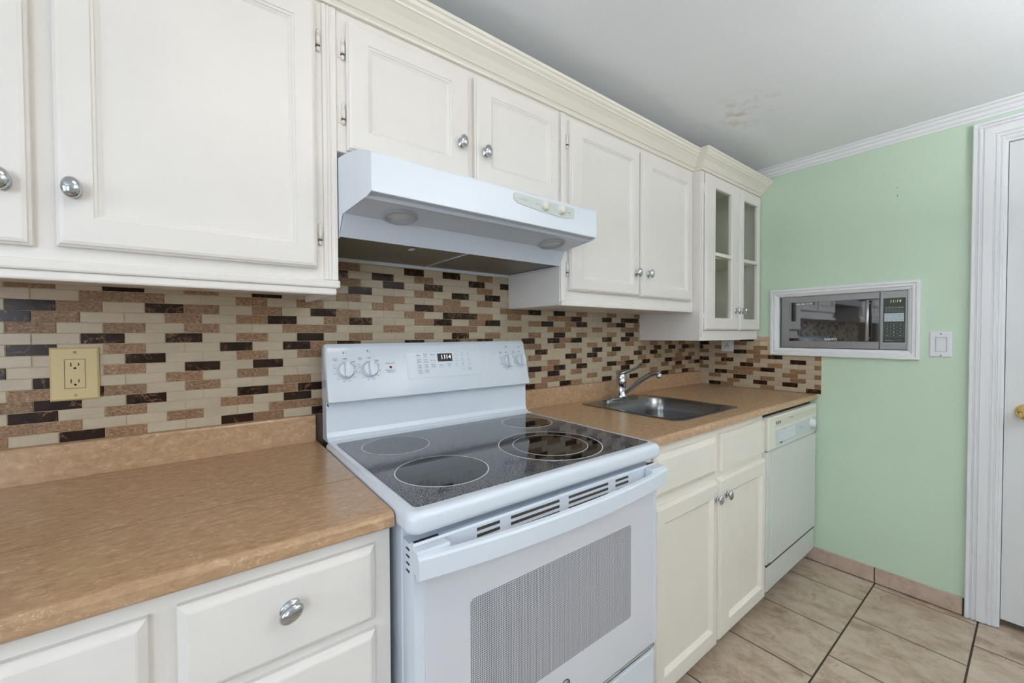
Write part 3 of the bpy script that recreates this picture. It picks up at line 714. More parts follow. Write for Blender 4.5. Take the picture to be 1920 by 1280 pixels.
# riser and backguard
ris = [(-.0860, 1.0480), (-.0880, .9500), (-.0930, .9360), (-.1060, .9270), (-.1300, .9250), (-.1300, .9235), (-.0400, .9235), (-.0400, 1.0480)]
part('riser', prism(ris, 'x', .0090, .7860), ENAMEL, t)
P0, P1 = Vector((0, -.1180, 1.0470)), Vector((0, -.0760, 1.2170))      # control panel face bottom and top
up_ = (P1-P0); H = up_.length; uv = up_.normalized(); nn = Vector((0, -uv.z, uv.y))    # nn points into the room
def PAN(a, b, h=0): p = P0+uv*b+nn*h; return (a, p.y, p.z)
bm = bmesh.new()
pr = [(-.0420, 1.0400), (-.1000, 1.0400), (-.1130, 1.0420), (-.1175, 1.0455), (P0+uv*.006).to_tuple()[1:], (P0+uv*(H-.012)).to_tuple()[1:], (P1.y+.0015, P1.z-.003), (P1.y+.007, P1.z+.0015), (-.0500, 1.2170), (-.0350, 1.2080), (-.0300, 1.1900), (-.0300, 1.0400)]
prism(pr, 'x', .0085, .7865, bm)
bmesh.ops.recalc_face_normals(bm, faces=bm.faces[:])
es = [e for e in bm.edges if abs(e.verts[0].co.x-e.verts[1].co.x) < 1e-6]
bmesh.ops.bevel(bm, geom=es, offset=.0075, segments=3, affect='EDGES', profile=.5, clamp_overlap=True)
bg = part('control_panel', bm, ENAMEL, t, smooth=True)
def px_knob(x, b, s=1.0):
    M = Matrix.Translation(PAN(x, b, .0003)) @ Matrix((( -1, 0, 0, 0), (0, uv.y, nn.y, 0), (0, uv.z, nn.z, 0), (0, 0, 0, 1)))
    k = lathe([(0, 0), (.0265, 0), (.0270, .003), (.0250, .006), (.0235, .007), (.0225, .014), (.0205, .0165), (0, .0165)], 32, M)
    b2 = bmesh.new(); quad_box(b2, -.0068, .0068, -.0235, .0235, .0160, .0300); bmesh.ops.bevel(b2, geom=b2.edges[:], offset=.003, segments=2, affect='EDGES'); b2.transform(M); merge(k, b2)
    part('knob', k, ENAMEL, bg, smooth=True)
ANG = [math.radians(60-i*26) for i in range(1, 12)]
kn = [(.0640, .0925), (.1380, .0930), (.6850, .0940), (.7500, .0950)]
marks = []; ticks = []
for i, (x, b) in enumerate(kn):
    px_knob(x, b)
    marks += [('OFF', x, b+.036, .0075), ('High', x+.025, b+.027, .006), ('Lo', x-.032, b+.017, .006)]
    marks += [('Warm', x-.028, b+.0375, .0055), ('Melt', x-.028, b+.0325, .0055)]
    for q, s in enumerate('98765432'):
        a_ = math.radians(25-q*32); ticks.append((x+.0325*math.cos(a_), b-.002+.0325*math.sin(a_)))
    dots4 = [(x-.003, b+.0595), (x+.004, b+.0595), (x-.003, b+.0550), (x+.004, b+.0550)]
    kx = {0: 2, 1: 0, 2: 1, 3: 3}[i]
    for q, dd in enumerate(dots4):
        s = .0019 if q == kx else .0009
        ticks.append((dd[0], dd[1], s))
bm = text_bm(marks, lambda a, b: PAN(a, b, .0006))
for tk in ticks:
    s = tk[2] if len(tk) > 2 else .0012
    flat_rects([(tk[0]-s, tk[0]+s, tk[1]-s, tk[1]+s)], lambda a, b: PAN(a, b, .0006), bm)
printed(bg, bm, INK)
part('indicator_light', lathe([(0, .003), (.003, .0025), (.0042, .0008), (.0042, 0)], 14, Matrix.Translation(PAN(.2063, .0957, .0003)) @ Matrix(((1, 0, 0, 0), (0, uv.y, nn.y, 0), (0, uv.z, nn.z, 0), (0, 0, 0, 1)))), RED, bg, label='small red surface indicator light')
bm = text_bm([('Surface On', .2063, .1085, .0068), ('Éléments en', .2063, .0855, .0068), ('fonction', .2063, .0792, .0068)], lambda a, b: PAN(a, b, .0006))
printed(bg, bm, INK)
# keypad overlay, clock and key legends
K0, K1, KB0, KB1 = .2615, .5600, .0500, .1430
def kpoly(h, ins):
    return [PAN(K0+ins+.000, KB1-ins, h), PAN(K1-ins, KB1-ins, h), PAN(K1-ins, KB0+ins, h), PAN(K0+ins, KB0+ins, h)]
bm = bmesh.new(); q0 = [bm.verts.new(p) for p in kpoly(.0001, 0)]; q1 = [bm.verts.new(p) for p in kpoly(.0010, .0004)]; q2 = [bm.verts.new(p) for p in kpoly(.0010, .0022)]; q3 = [bm.verts.new(p) for p in kpoly(.0004, .003)]
for A, B in ((q0, q1), (q1, q2), (q2, q3)):
    for i in range(4): bm.faces.new((A[i], A[(i+1) % 4], B[(i+1) % 4], B[i]))
bm.faces.new(q3)
kp = part('keypad_overlay', bm, ENAMEL, bg)
dx = (K0+K1)/2
T_ = []
for txt, a, b, sz in (('Bake', .3074, .1306, .0075), ('Broil', .3338, .1345, .0075), ('Hi/Lo', .3338, .1275, .0055), ('Warm', .3600, .1318, .0075),
    ('Conv', .3078, .1158, .0072), ('Bake', .3078, .1092, .0072), ('Conv', .3340, .1158, .0072), ('Roast', .3340, .1092, .0072), ('Air Fry', .3608, .1118, .0072),
    ('Oven', .3085, .0962, .0072), ('Light', .3085, .0896, .0072), ('Self', .3345, .0968, .0072), ('Clean', .3345, .0902, .0072), ('Steam', .3606, .0968, .0072), ('Clean', .3606, .0902, .0072),
    ('Delay', .3088, .0772, .0072), ('Time', .3088, .0706, .0072), ('Cook', .3342, .0778, .0072), ('Time', .3342, .0712, .0072),
    ('Start', .3921, .0930, .0078), ('Cancel', .4236, .0968, .0070), ('Off', .4236, .0902, .0070), ('0', .4813, .0745, .0085), ('Timer', .5068, .0778, .0062), ('On/Off', .5068, .0718, .0055)):
    T_.append((txt, a, b, sz))
for k_ in range(9): T_.append((str(k_+1), .4533+.0268*(k_ % 3), .1326-.0191*(k_//3), .0085))
printed(kp, text_bm(T_, lambda a, b: PAN(a, b, .0010)), INK)
L_ = [(a-.011, a+.011, z, z+.0006) for a, z in ((.3074, .1228), (.3338, .1228), (.3600, .1228), (.3078, .1040), (.3340, .1040), (.3608, .1040), (.3085, .0845), (.3345, .0845), (.3606, .0845), (.3088, .0655), (.3921, .0860), (.4236, .0845))]
L_ += [(.4533+.0268*(k_ % 3)-.010, .4533+.0268*(k_ % 3)+.010, .1253-.0191*(k_//3), .1259-.0191*(k_//3)) for k_ in range(9)]
printed(kp, flat_rects(L_, lambda a, b: PAN(a, b, .0008)), INKG)
bm = rect_loops([(0, 0.0003), (0, .0012), (.0005, .0014)], .3795, .4378, .1062, .1350, PAN)
cd = part('clock_display', bm, DISP, kp, label='black clock display reading 11:14')
bm = text_bm([('11', .4020, .1215, .0215), ('14', .4225, .1215, .0215)], lambda a, b: PAN(a, b, .0017))
flat_rects([(.4112, .4124, .1240, .1252), (.4112, .4124, .1180, .1192)], lambda a, b: PAN(a, b, .0017), bm)
printed(cd, bm, LED)
# oven door
YD = -.7100
door = part('oven_door', bmesh.new(), ENAMEL, t)
bm = bmesh.new()
dprof = [(-.6590, .3300), (-.7060, .3300), (YD, .3340), (YD, .8625), (-.7070, .8665), (-.6980, .8665), (-.6900, .8600), (-.6590, .8600)]
prism(dprof, 'x', .0130, .7750, bm)
bmesh.ops.recalc_face_normals(bm, faces=bm.faces[:])
bm.to_mesh(door.data); bm.free(); door.data.transform(Matrix.Translation(-ORG[t.name]))
part('door_glass', rect_loops([(0, .0001), (0, .0018), (.0010, .0024)], .0330, .7550, .3400, .8120, FRONT(YD)), plain('white_door_glass', (.68, .69, .74), .07), door, label='glossy white glass door front')
wb = bmesh.new(); Wl = []
for h, ins in ((.0025, 0), (.0030, .0006)):
    r0 = bmesh.new()
    V = []
    for cx, cz, aa in ((.6500-.009-ins, .7190-.009-ins, 0), (.1300+.009+ins, .7190-.009-ins, PI/2), (.1300+.009+ins, .4590+.009+ins, PI), (.6500-.009-ins, .4590+.009+ins, 1.5*PI)):
        for i in range(7): V.append(wb.verts.new((cx+.009*math.cos(aa+PI/2*i/6), YD-h, cz+.009*math.sin(aa+PI/2*i/6))))
    r0.free(); Wl.append(V)
bridge(wb, *Wl); wb.faces.new(Wl[1])
part('oven_window', wb, OVENWIN, door, label='grey dot-screened oven window')
# handle: bowed flat bar standing off two end blocks
bm = bmesh.new(); hz0, hz1 = .8130, .8560; nseg = 16; st = []
for i in range(nseg+1):
    u = i/nseg; x = .0080+u*(.7740); y = -.7430-.0300*(1-abs(2*u-1)**2.2); st.append((x, y))
rows = []
for x, y in st:
    rows.append([bm.verts.new(p) for p in ((x, y+.004, hz0), (x, y, hz0+.004), (x, y, hz1-.004), (x, y+.004, hz1), (x, y+.014, hz1+.001), (x, y+.014, hz0+.001))])
for A, B in zip(rows, rows[1:]):
    for k in range(6): bm.faces.new((A[k], B[k], B[(k+1) % 6], A[(k+1) % 6]))
bm.faces.new(rows[0]); bm.faces.new(rows[-1][::-1])
box(.0085, .0750, -.7365, YD-.0003, hz0+.004, hz1+.008, .003, 2, bm=bm); box(.7150, .7815, -.7365, YD-.0003, hz0+.004, hz1+.008, .003, 2, bm=bm)
part('door_handle', bm, ENAMEL, door)
for gx0, gx1 in ((.148, .205), (.234, .378), (.4088, .5545), (.585, .640)):
    for z in (.8545, .8412, .8275):
        part('vent_slot', box(gx0, gx1, YD-.0009, YD-.0001, z-.0033, z+.0033, .0004, 1), SLOT, door)
for z in (.8485, .8350, .8210, .8072):
    part('side_slot', box(.0122, .0129, -.6905, -.6765, z-.0017, z+.0017), GAP, door)
part('latch_slot', box(.016, .066, -.7055, -.6990, .8662, .8672), GAP, door); part('latch_slot', box(.735, .765, -.7055, -.6990, .8662, .8672), GAP, door)
lg = lathe([(0, .0004), (.016, .0004), (.016, 0)], 28, Matrix.Translation((.394, YD-.0026, .404)) @ Matrix.Rotation(PI/2, 4, 'X'))
lgp = part('round_badge', lg, plain('badge_silver', (.55, .56, .58), .3, metal=.6), door, label='small round maker badge under the oven window')
b2 = annulus(0, 0, 0, .0125, .0150, 32); b2.transform(Matrix.Translation((.394, YD-.0032, .404)) @ Matrix.Rotation(PI/2, 4, 'X')); part('badge_ring', b2, INK, door)
d = part('storage_drawer', box(.0130, .7750, -.7060, -.6590, .0700, .3080, .006, 2), ENAMEL, t)
part('drawer_grip', box(.0200, .7680, -.7000, -.6600, .3085, .3110), GAP, t, label='dark gap above the storage drawer')
part('door_trim', box(.0200, .7680, -.7105, -.7010, .3235, .3297, .001, 1), CHROME, door, label='thin bright trim along the bottom of the oven door')
# side wire clip at the panel's lower left
part('panel_clip', tube(spline([(.0082, -.101, 1.0385), (.0075, -.112, 1.040), (.0080, -.118, 1.034)], 4), .0016, 6), BLACK, t)

# ------------------------------------------------------------------ range hood
t = thing('range_hood', (.376, -.0085, 1.487), 'white under-cabinet range hood above the stove', 'range hood')
hx0, hx1 = -.0105, .7545; yfr = -.5050
def taper(bm):
    for v in bm.verts:
        k = max(0, min(1, (-.33-v.co.y)/.175)); a, b = hx0+.0225*k, hx1-.0075*k
        v.co.x = a+(v.co.x-hx0)/(hx1-hx0)*(b-a)
    return bm
arc = [(yfr, 1.5620), (yfr, 1.6440), (-.5000, 1.6500), (-.4684, 1.6617), (-.4400, 1.6705), (-.4103, 1.6770), (-.3704, 1.6828), (-.3369, 1.6856), (-.3300, 1.6858), (-.0100, 1.6858)]
# shell: front, sloping top and two sides (hollow below)
bm = bmesh.new()
inner = [(-.0100, 1.4880), (-.3260, 1.4880), (-.3260, 1.5000), (-.3470, 1.5400), (-.3520, 1.5440), (yfr+.010, 1.5560)]
side = [(yfr, 1.5620), (yfr+.020, 1.5555), (-.352, 1.5440), (-.347, 1.5400), (-.326, 1.4950), (-.326, 1.4890), (-.0100, 1.4870)]
s_front = arc[:-1]+[(-.3300, 1.5036), (-.347, 1.5400), (-.352, 1.5440), (yfr+.020, 1.5555)]
s_back = [(-.3300, 1.6858), (-.0100, 1.6858), (-.0100, 1.4870), (-.3260, 1.4890), (-.3260, 1.4950), (-.3300, 1.5036)]
for sp_ in (s_front, s_back):
    prism(sp_, 'x', hx0, hx0+.0015, bm); prism(sp_, 'x', hx1-.0015, hx1, bm)
th = .0015
for (ya, za), (yb, zb) in zip(arc, arc[1:]):
    prism([(ya, za), (yb, zb), (yb+th, zb-th), (ya+th, za-th)], 'x', hx0+.0015, hx1-.0015, bm)
shell = part('shell', taper(bm), ENAMEL, t)
bm = bmesh.new()
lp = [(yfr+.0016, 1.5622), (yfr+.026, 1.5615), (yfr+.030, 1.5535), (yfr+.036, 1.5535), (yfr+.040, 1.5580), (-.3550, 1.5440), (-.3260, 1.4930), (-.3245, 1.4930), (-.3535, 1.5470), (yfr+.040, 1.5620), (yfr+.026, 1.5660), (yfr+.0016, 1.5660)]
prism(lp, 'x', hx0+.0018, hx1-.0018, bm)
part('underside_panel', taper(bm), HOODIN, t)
def hood_light(cx, cy):
    sl = math.atan2(1.5440-1.5580, -.355-(yfr+.040)); zc = 1.5580+(cy-(yfr+.040))*math.tan(sl)-.0006
    M = Matrix.Translation((cx, cy, zc)) @ Matrix.Rotation(sl, 4, 'X') @ Matrix.Rotation(PI, 4, 'X')
    r = part('light_ring', lathe([(.0330, -.0005), (.0345, .0050), (.0365, .0065), (.0420, .0050), (.0455, .002), (.0455, 0)], 36, M), HOODRING, t)
    part('light_lens', lathe([(0, .0030), (.012, .0027), (.022, .0018), (.0280, .0004), (.0330, .0001)], 36, M), LENS, r, label='frosted round light lens')
hood_light(.1210, -.3950); hood_light(.6480, -.3950)
for x0, x1 in ((hx0+.004, .3640), (.3680, hx1-.004)):
    part('filter', rect_loops([(0, 0), (0, -.006), (.006, -.006), (.007, -.0045)], x0, x1, -.3240, -.0220, lambda a, b, h: (a, b, 1.5005+h)), FILTER, t, label='greasy metal mesh filter')
bm = box(.3640, .3680, -.3240, -.0220, 1.4925, 1.4990); box(hx0+.002, hx1-.002, -.0215, -.0105, 1.4840, 1.4965, bm=bm); part('filter_rail', bm, ENAMEL2, t)
part('filter_tab', box(.1950, .2070, -.2950, -.2700, 1.4915, 1.4943, .0006, 1), ENAMEL2, t)
bm = bmesh.new(); F2 = FRONT(yfr)
pp = [(.4020, 1.6350), (.4035, 1.6210), (.4180, 1.6120), (.5000, 1.6040), (.6000, 1.6000), (.6370, 1.6050), (.6410, 1.6100), (.6420, 1.6320), (.6380, 1.6370), (.4080, 1.6400)]
A = [bm.verts.new(F2(a, b, .0003)) for a, b in pp]; B = [bm.verts.new(F2(a, b, .0016)) for a, b in pp]
for i in range(len(pp)): bm.faces.new((A[i], A[(i+1) % len(pp)], B[(i+1) % len(pp)], B[i]))
bm.faces.new(B)
cpn = part('control_strip', bm, plain('hood_strip_grey', (.58, .62, .60), .35), t)
for cx in (.5180, .5850):
    part('switch_knob', lathe([(0, .0105), (.010, .0105), (.0125, .008), (.0135, .003), (.0150, .0015), (.0150, 0)], 24, Matrix.Translation((cx, yfr-.0017, 1.6225)) @ Matrix.Rotation(PI/2, 4, 'X')), plain('cream_knob', (.74, .74, .66), .35), cpn, smooth=False)
bm = flat_rects([(.416, .424, 1.6255, 1.6265), (.424, .440, 1.6268, 1.6274), (.424, .440, 1.6240, 1.6246), (.440, .452, 1.6235, 1.6250), (.4920, .5030, 1.6222, 1.6228), (.4860, .4895, 1.6200, 1.6245),
    (.5030, .5050, 1.6095, 1.6110), (.5165, .5200, 1.6060, 1.6073), (.5310, .5335, 1.6080, 1.6093), (.5700, .5720, 1.6090, 1.6105), (.5840, .5870, 1.6055, 1.6068), (.5980, .6005, 1.6078, 1.6091), (.6080, .6240, 1.6190, 1.6205), (.6130, .6250, 1.6170, 1.6182)], lambda a, b: F2(a, b, .0019))
printed(cpn, bm, INKG)
printed(shell, flat_rects([(.0450, .3980, 1.6236, 1.6242), (.6460, .7300, 1.6236, 1.6242)], lambda a, b: F2(a, b, .0003)), ENAMEL2)

# ------------------------------------------------------------------ dishwasher
t = thing('dishwasher', (2.03, -.35, 0), 'white built-in dishwasher between the cream sink cabinet and the green wall', 'dishwasher')
wx0, wx1 = 1.7180, 2.3480
bm = box(wx0+.004, wx1-.002, -.6300, -.0400, .0950, .8780); box(wx0+.010, wx1-.008, -.5600, -.0450, .0040, .0950, bm=bm); box(wx0+.002, wx1-.004, -.6560, -.6295, .1885, .1968, bm=bm); part('tub', bm, GAP, t, label='dark body behind the door')
bm = box(wx0, wx1, -.6560, -.6305, .1970, .7090, .004, 2)
rect_loops([(0, .0003), (0, .0030), (.002, .0040)], wx0+.040, wx1-.004, .2000, .7060, FRONT(-.6560), bm)
dd = part('door', bm, DWPAINT, t)
bm = box(wx0-.001, wx1, -.6620, -.6305, .7130, .8660, .007, 3)
cpn = part('control_panel', bm, DWCREAM, t)
part('label_strip', rect_loops([(0, .0002), (0, .0012), (.0006, .0016)], wx0+.075, wx1-.010, .7270, .8010, FRONT(-.6620)), DWLABEL, cpn, label='blue-grey label strip')
part('grip_recess', box(wx0+.075, wx1-.012, -.6626, -.6619, .8140, .8480), plain('dishwasher_grip_beige', (.66, .65, .55), .45), cpn)
part('dial', lathe([(0, .020), (.017, .020), (.020, .017), (.022, .004), (.028, .002), (.028, 0)], 28, Matrix.Translation((2.2600, -.6638, .7720)) @ Matrix.Rotation(PI/2, 4, 'X')), WHITEPL, cpn, label='round white dial')
FD = FRONT(-.6640)
rc = [(wx0+.080+.020*i, wx0+.092+.020*i, .8270, .8400) for i in range(3)]
printed(cpn, flat_rects(rc+[(1.96, 2.01, .8370, .8395)], lambda a, b: FRONT(-.6628)(a, b)), INK)
rc = [(1.830+.020*i, 1.843+.020*i, .7830, .7855) for i in range(9)]+[(1.832+.023*i, 1.844+.023*i, .7600, .7650) for i in range(8)]+[(1.836+.023*i, 1.845+.023*i, .7500, .7520) for i in range(8)]+[(1.832, 2.020, .7440, .7446), (1.840, 1.872, .7330, .7400), (1.885, 1.905, .7350, .7365), (1.880, 1.915, .7930, .7945), (2.10, 2.104, .7660, .7760), (2.125, 2.129, .7660, .7760)]
printed(cpn, flat_rects(rc, lambda a, b: FD(a, b)), INK)
part('cycle_buttons', rect_loops([(0, .0002), (0, .0024), (.0015, .0030)], 1.8230, 2.0300, .7420, .7905, FRONT(-.6628)), plain('button_plate', (.66, .73, .75), .35), cpn)
bm = box(wx0+.004, wx1-.002, -.6540, -.6305, .0720, .1880, .003, 2)
part('kick_panel', bm, DWPAINT, t)
# ------------------------------------------------------------------ microwave in its wall frame
structure('trim_4', rect_loops([(0, .0003), (0, .016), (.003, .019), (.012, .019), (.015, .014), (.020, .0155), (.026, .0155), (.029, .010), (.036, .0085), (.040, .005), (.0425, .004), (.0425, -.085)], .4316, 1.0540, 1.1188, 1.4915, SIDE(XW), cap=False), TRIM)
MX = XW+.008
t = thing('microwave_oven', (MX+.15, -.746, 1.1625), 'stainless steel built-in microwave recessed in the green wall', 'microwave')
part('body', box(MX+.0060, MX+.0800, -1.0095, -.4835, 1.1645, 1.4480), BLACK, t)
SM = SIDE(MX+.0058)
mdoor = part('door', rect_loops([(0, 0), (0, .0045), (.0014, .0060)], .4830, .9085, 1.1640, 1.4485, SM, back=True), MWSTEEL, t)
mwin = part('window', rect_loops([(0, .0001), (0, .0012), (.0006, .0016)], .5225, .9075, 1.2010, 1.4160, SIDE(MX-.0004)), MWGLASS, mdoor, label='black reflective window')
hb = tube([(MX-.030, -.8680, 1.2050), (MX-.030, -.8680, 1.4080)], .0078, 16)
for z in (1.2200, 1.3930): tube([(MX-.0025, -.8680, z), (MX-.030, -.8680, z)], .005, 10, bm=hb)
part('door_handle', hb, STEEL, mdoor, label='vertical steel bar handle')
TMW = lambda a, b: SIDE(MX-.0024)(a, b)
bm = text_bm([('SANYO', .7150, 1.2115, .0165, .0, .0006)], TMW); printed(mwin, bm, INKW)
printed(mwin, flat_rects([(.5560, .5760, 1.4030, 1.4048), (.5600, .5720, 1.4065, 1.4078), (.5800, .5980, 1.4030, 1.4075), (.6060, .6160, 1.4035, 1.4070), (.6200, .6320, 1.4035, 1.4070)], TMW), INKW)
pf = part('control_face', rect_loops([(0, 0), (0, .0045), (.0014, .0060)], .9105, 1.0095, 1.1640, 1.4485, SM, back=True), MWSTEEL, t)
kpd = part('keypad', rect_loops([(0, .0001), (0, .0010), (.0006, .0014)], .9225, 1.0020, 1.1990, 1.4140, SIDE(MX-.0004)), KEYPAD, pf, label='dark keypad')
K = lambda h: (lambda a, b: SIDE(MX-.0018-h)(a, b))
bm = text_bm([('11:14', .9660, 1.3975, .0190, .12)], K(.0003)); printed(kpd, bm, LEDG)
printed(kpd, flat_rects([(.9275, .9965, 1.3005, 1.3400)], K(.0002)), KEYBLUE)
rc = []
for z in (1.3640, 1.3700, 1.3470, 1.3570): rc.append((.9290, .9950, z, z+.0012))
for i in range(6): rc.append((.9300+.0115*i, .9380+.0115*i, 1.3655, 1.3680)); rc.append((.9300+.0115*i, .9370+.0115*i, 1.3510, 1.3535))
for i in range(4): rc.append((.9265+.0235*i, .9272+.0235*i, 1.2240, 1.2910))
for i in range(5): rc.append((.9265, .9975, 1.2240+.0167*i, 1.2247+.0167*i))
rc.append((.9300, .9600, 1.2070, 1.2110))
printed(kpd, flat_rects(rc, K(.0003)), KEYLINE)
bm = text_bm([(s, .9385+.0235*(i % 3), 1.2825-.0167*(i//3), .0085) for i, s in enumerate('123456789')]+[('0', .9620, 1.2325, .0085), ('Stop', .9385, 1.2325, .0060), ('Start', .9855, 1.2325, .0060)], K(.0004))
printed(kpd, bm, INKW)
bm = flat_rects([(.9300, .9480, 1.3290, 1.3320), (.9520, .9700, 1.3290, 1.3320), (.9740, .9930, 1.3290, 1.3320), (.9300, .9470, 1.3170, 1.3195), (.9520, .9700, 1.3170, 1.3195), (.9740, .9900, 1.3210, 1.3230), (.9300, .9420, 1.3055, 1.3085), (.9470, .9590, 1.3055, 1.3085), (.9640, .9740, 1.3055, 1.3085), (.9790, .9930, 1.3055, 1.3085), (.9275, .9965, 1.3125, 1.3130), (.9498, .9502, 1.3125, 1.3400), (.9722, .9726, 1.3125, 1.3400)], K(.0004))
printed(kpd, bm, INKG)
printed(kpd, flat_rects([(.9640, .9920, 1.2050, 1.2130)], K(.0003)), plain('green_bar', (.05, .12, .04), .4))

# ------------------------------------------------------------------ switch and outlets
t = thing('light_switch', (XW, -1.1205, 1.192), 'white rocker light switch on the green wall between the microwave and the door', 'light switch')
part('cover_plate', rect_loops([(0, .0003), (0, .003), (.003, .0055)], 1.0855, 1.1560, 1.1350, 1.2490, SIDE(XW)), WHITEPL, t)
part('rocker_surround', rect_loops([(0, .0056), (0, .0062), (.001, .0064), (.0025, .0058)], 1.1030, 1.1405, 1.1590, 1.2260, SIDE(XW)), plain('switch_gap_grey', (.50, .52, .55), .4), t)
bm = bmesh.new(); S = SIDE(XW)
a0, a1 = 1.1065, 1.1370; V = [bm.verts.new(S(*p)) for p in ((a0, 1.1620, .0060), (a1, 1.1620, .0060), (a1, 1.1920, .0075), (a0, 1.1920, .0075), (a1, 1.2230, .0110), (a0, 1.2230, .0110), (a1, 1.2230, .0060), (a0, 1.2230, .0060))]
for f in ((0, 1, 2, 3), (3, 2, 4, 5), (5, 4, 6, 7), (0, 3, 5, 7), (1, 6, 4, 2)): bm.faces.new([V[i] for i in f])
part('rocker', bm, WHITEPL, t)
for z in (1.1430, 1.2400): part('screw', lathe([(0, .0012), (.0028, .0010), (.0032, 0)], 12, Matrix.Translation((XW-.0055, -1.1210, z)) @ Matrix.Rotation(-PI/2, 4, 'Y')), plain('screw_brown', (.20, .13, .11), .5), t)
def duplex(t, mp, M, ca, cb, mat, gap, plate):
    a0, a1, b0, b1 = plate
    part('cover_plate', rect_loops([(0, .0003), (0, .0035), (.0035, .0065)], a0, a1, b0, b1, mp), mat, t)
    part('receptacle_gap', rect_loops([(0, .0066), (.0006, .0067)], ca-.0175, ca+.0175, cb-.0345, cb+.0345, mp), GAP, t)
    part('receptacle', rect_loops([(0, .0066), (0, .0078), (.001, .0084)], ca-.0163, ca+.0170, cb-.0336, cb+.0338, mp), mat, t)
    for s in (-1, 1):
        zc = cb+.0195*s
        part('slot', flat_rects([(ca-.0072, ca-.0052, zc-.002, zc+.007)], lambda a, b: mp(a, b, .0087)), GAP, t)
        part('slot', flat_rects([(ca+.0055, ca+.0075, zc-.001, zc+.006)], lambda a, b: mp(a, b, .0087)), GAP, t)
        h = lathe([(0, .0003), (.0024, .0003), (.0024, 0)], 12, M(ca+.0004, zc-.0062, .0085)); part('ground_hole', h, GAP, t)
    for s in (-1, 1): part('screw', lathe([(0, .0012), (.0026, .0010), (.0031, 0)], 12, M(ca, cb+.0505*s, .0066)), plain('screw_tan', (.38, .30, .16), .4), t)
t = thing('electrical_outlet', (-.525, -.0070, 1.158), 'beige duplex electrical outlet on the tiles above the left counter', 'outlet')
FT = FRONT(-.0068)
duplex(t, FT, lambda a, b, h: Matrix.Translation(FT(a, b, h)) @ Matrix.Rotation(PI/2, 4, 'X'), -.5245, 1.1580, BEIGE, GAP, (-.5655, -.4840, 1.0955, 1.2200))
t = thing('electrical_outlet', (XW-.007, -.1885, 1.165), 'small white electrical outlet on the side-wall tiles just below the glass cabinet', 'outlet')
ST = SIDE(XW-.0069)
part('cover_plate', rect_loops([(0, .0003), (0, .003), (.003, .005)], .1520, .2265, 1.1320, 1.2060, ST), WHITEPL, t)
part('receptacle', rect_loops([(0, .0051), (0, .0060), (.006, .0075)], .1720, .2065, 1.1530, 1.1880, ST), WHITEPL, t)
for a, b in ((.1825, 1.1640), (.1960, 1.1640), (.1892, 1.1770)):
    part('slot', flat_rects([(a-.0022, a+.0022, b-.0045, b+.0045)], lambda p, q: ST(p, q, .0078)), GAP, t)

# ------------------------------------------------------------------ ceiling lamp, added fill lamp and daylight
t = thing('ceiling_light', (-.06, -1.15, CZ-.07), 'square ceiling light fixture above the cooking area', 'ceiling light')
part('housing', box(-.16, .04, -1.25, -1.05, CZ-.040, CZ-.0005, .004, 1), WHITEPL, t)
part('diffuser', box(-.26, .14, -1.31, -.99, CZ-.100, CZ-.0405, .016, 3), LAMP, t)
t = thing('fill_uplight', (1.15, -2.40, 0), 'added unseen fill light built as an uplighting floor lamp with a metal bowl', 'lamp')  # unseen uplighter added to brighten the ceiling and the right side
TL = Matrix.Translation((1.15, -2.40, 0))
part('base', lathe([(0, .001), (.14, .001), (.14, .014), (.12, .022), (.02, .030), (0, .030)], 32, TL), STEEL, t)
part('pole', lathe([(.012, .029), (.012, 1.560), (0, 1.560)], 16, TL), STEEL, t)
part('bowl', lathe([(0, 1.558), (.06, 1.565), (.13, 1.60), (.175, 1.66), (.180, 1.66), (.176, 1.664), (.128, 1.606), (.058, 1.571), (0, 1.564)], 40, TL), WHITEPL, t)
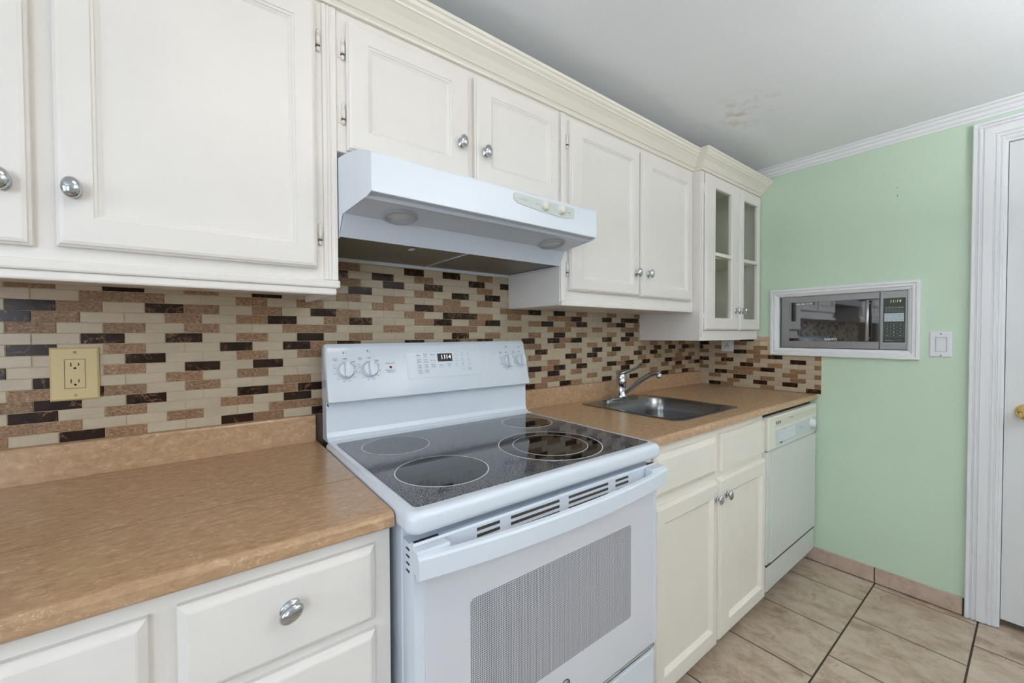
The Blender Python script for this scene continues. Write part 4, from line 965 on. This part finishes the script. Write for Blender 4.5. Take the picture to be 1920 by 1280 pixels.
part('bulb', lathe([(0, 1.600), (.05, 1.604), (.09, 1.622), (.10, 1.640), (.08, 1.655), (0, 1.660)], 32, TL), FILLBULB, t)
def area(name, loc, rot, sx, sy, col, power):
    l = bpy.data.lights.new(name, 'AREA'); l.shape = 'RECTANGLE'; l.size = sx; l.size_y = sy; l.color = col; l.energy = power
    o = bpy.data.objects.new(name, l); C.objects.link(o); o.location = loc; o.rotation_euler = rot
    return o
area('window_daylight_left', (XL-.12, -1.55, 1.42), (0, -PI/2, 0), 1.15, 1.3, (.74, .87, 1.0), 18)
area('window_daylight_front', (-1.775, YF-.12, 1.42), (PI/2, 0, 0), .95, 1.15, (.80, .90, 1.0), 30)

w = bpy.data.worlds.new('World'); bpy.context.scene.world = w; w.use_nodes = True
bgd = w.node_tree.nodes['Background']; bgd.inputs['Color'].default_value = (.75, .85, 1.0, 1); bgd.inputs['Strength'].default_value = .8

for o in list(C.objects):
    if o.parent is None:
        k = o.name.split('.')[0]
        g = {'wall_cabinet': 'white wall cabinets along the back wall', 'countertop': 'tan laminate countertops', 'electrical_outlet': 'electrical outlets on the tiles', 'mosaic_backsplash': 'mosaic tile backsplashes'}.get(k)
        if g: o['group'] = g
# ------------------------------------------------------------------ camera
cam = bpy.data.cameras.new('Camera'); cam.sensor_width = 36; cam.sensor_fit = 'HORIZONTAL'; cam.lens = 760.7628*36/1920; cam.clip_start = .02
co = bpy.data.objects.new('Camera', cam); C.objects.link(co)
R = Vector((.79391118, -.60802217, -.00375307)); U = Vector((.01493441, .01332892, .99979963)); F = Vector((.60785031, .79380815, -.01966243))
M = Matrix((R, U, -F)).transposed().to_4x4(); M.translation = Vector((-.28711056, -1.39703495, 1.24887117)); co.matrix_world = M
sc = bpy.context.scene; sc.camera = co
sc.view_settings.view_transform = 'Standard'; sc.view_settings.look = 'None'; sc.view_settings.gamma = 1; sc.view_settings.use_curve_mapping = False
sc.view_settings.exposure = 0.0
sc.cycles.max_bounces = 10; sc.cycles.diffuse_bounces = 6
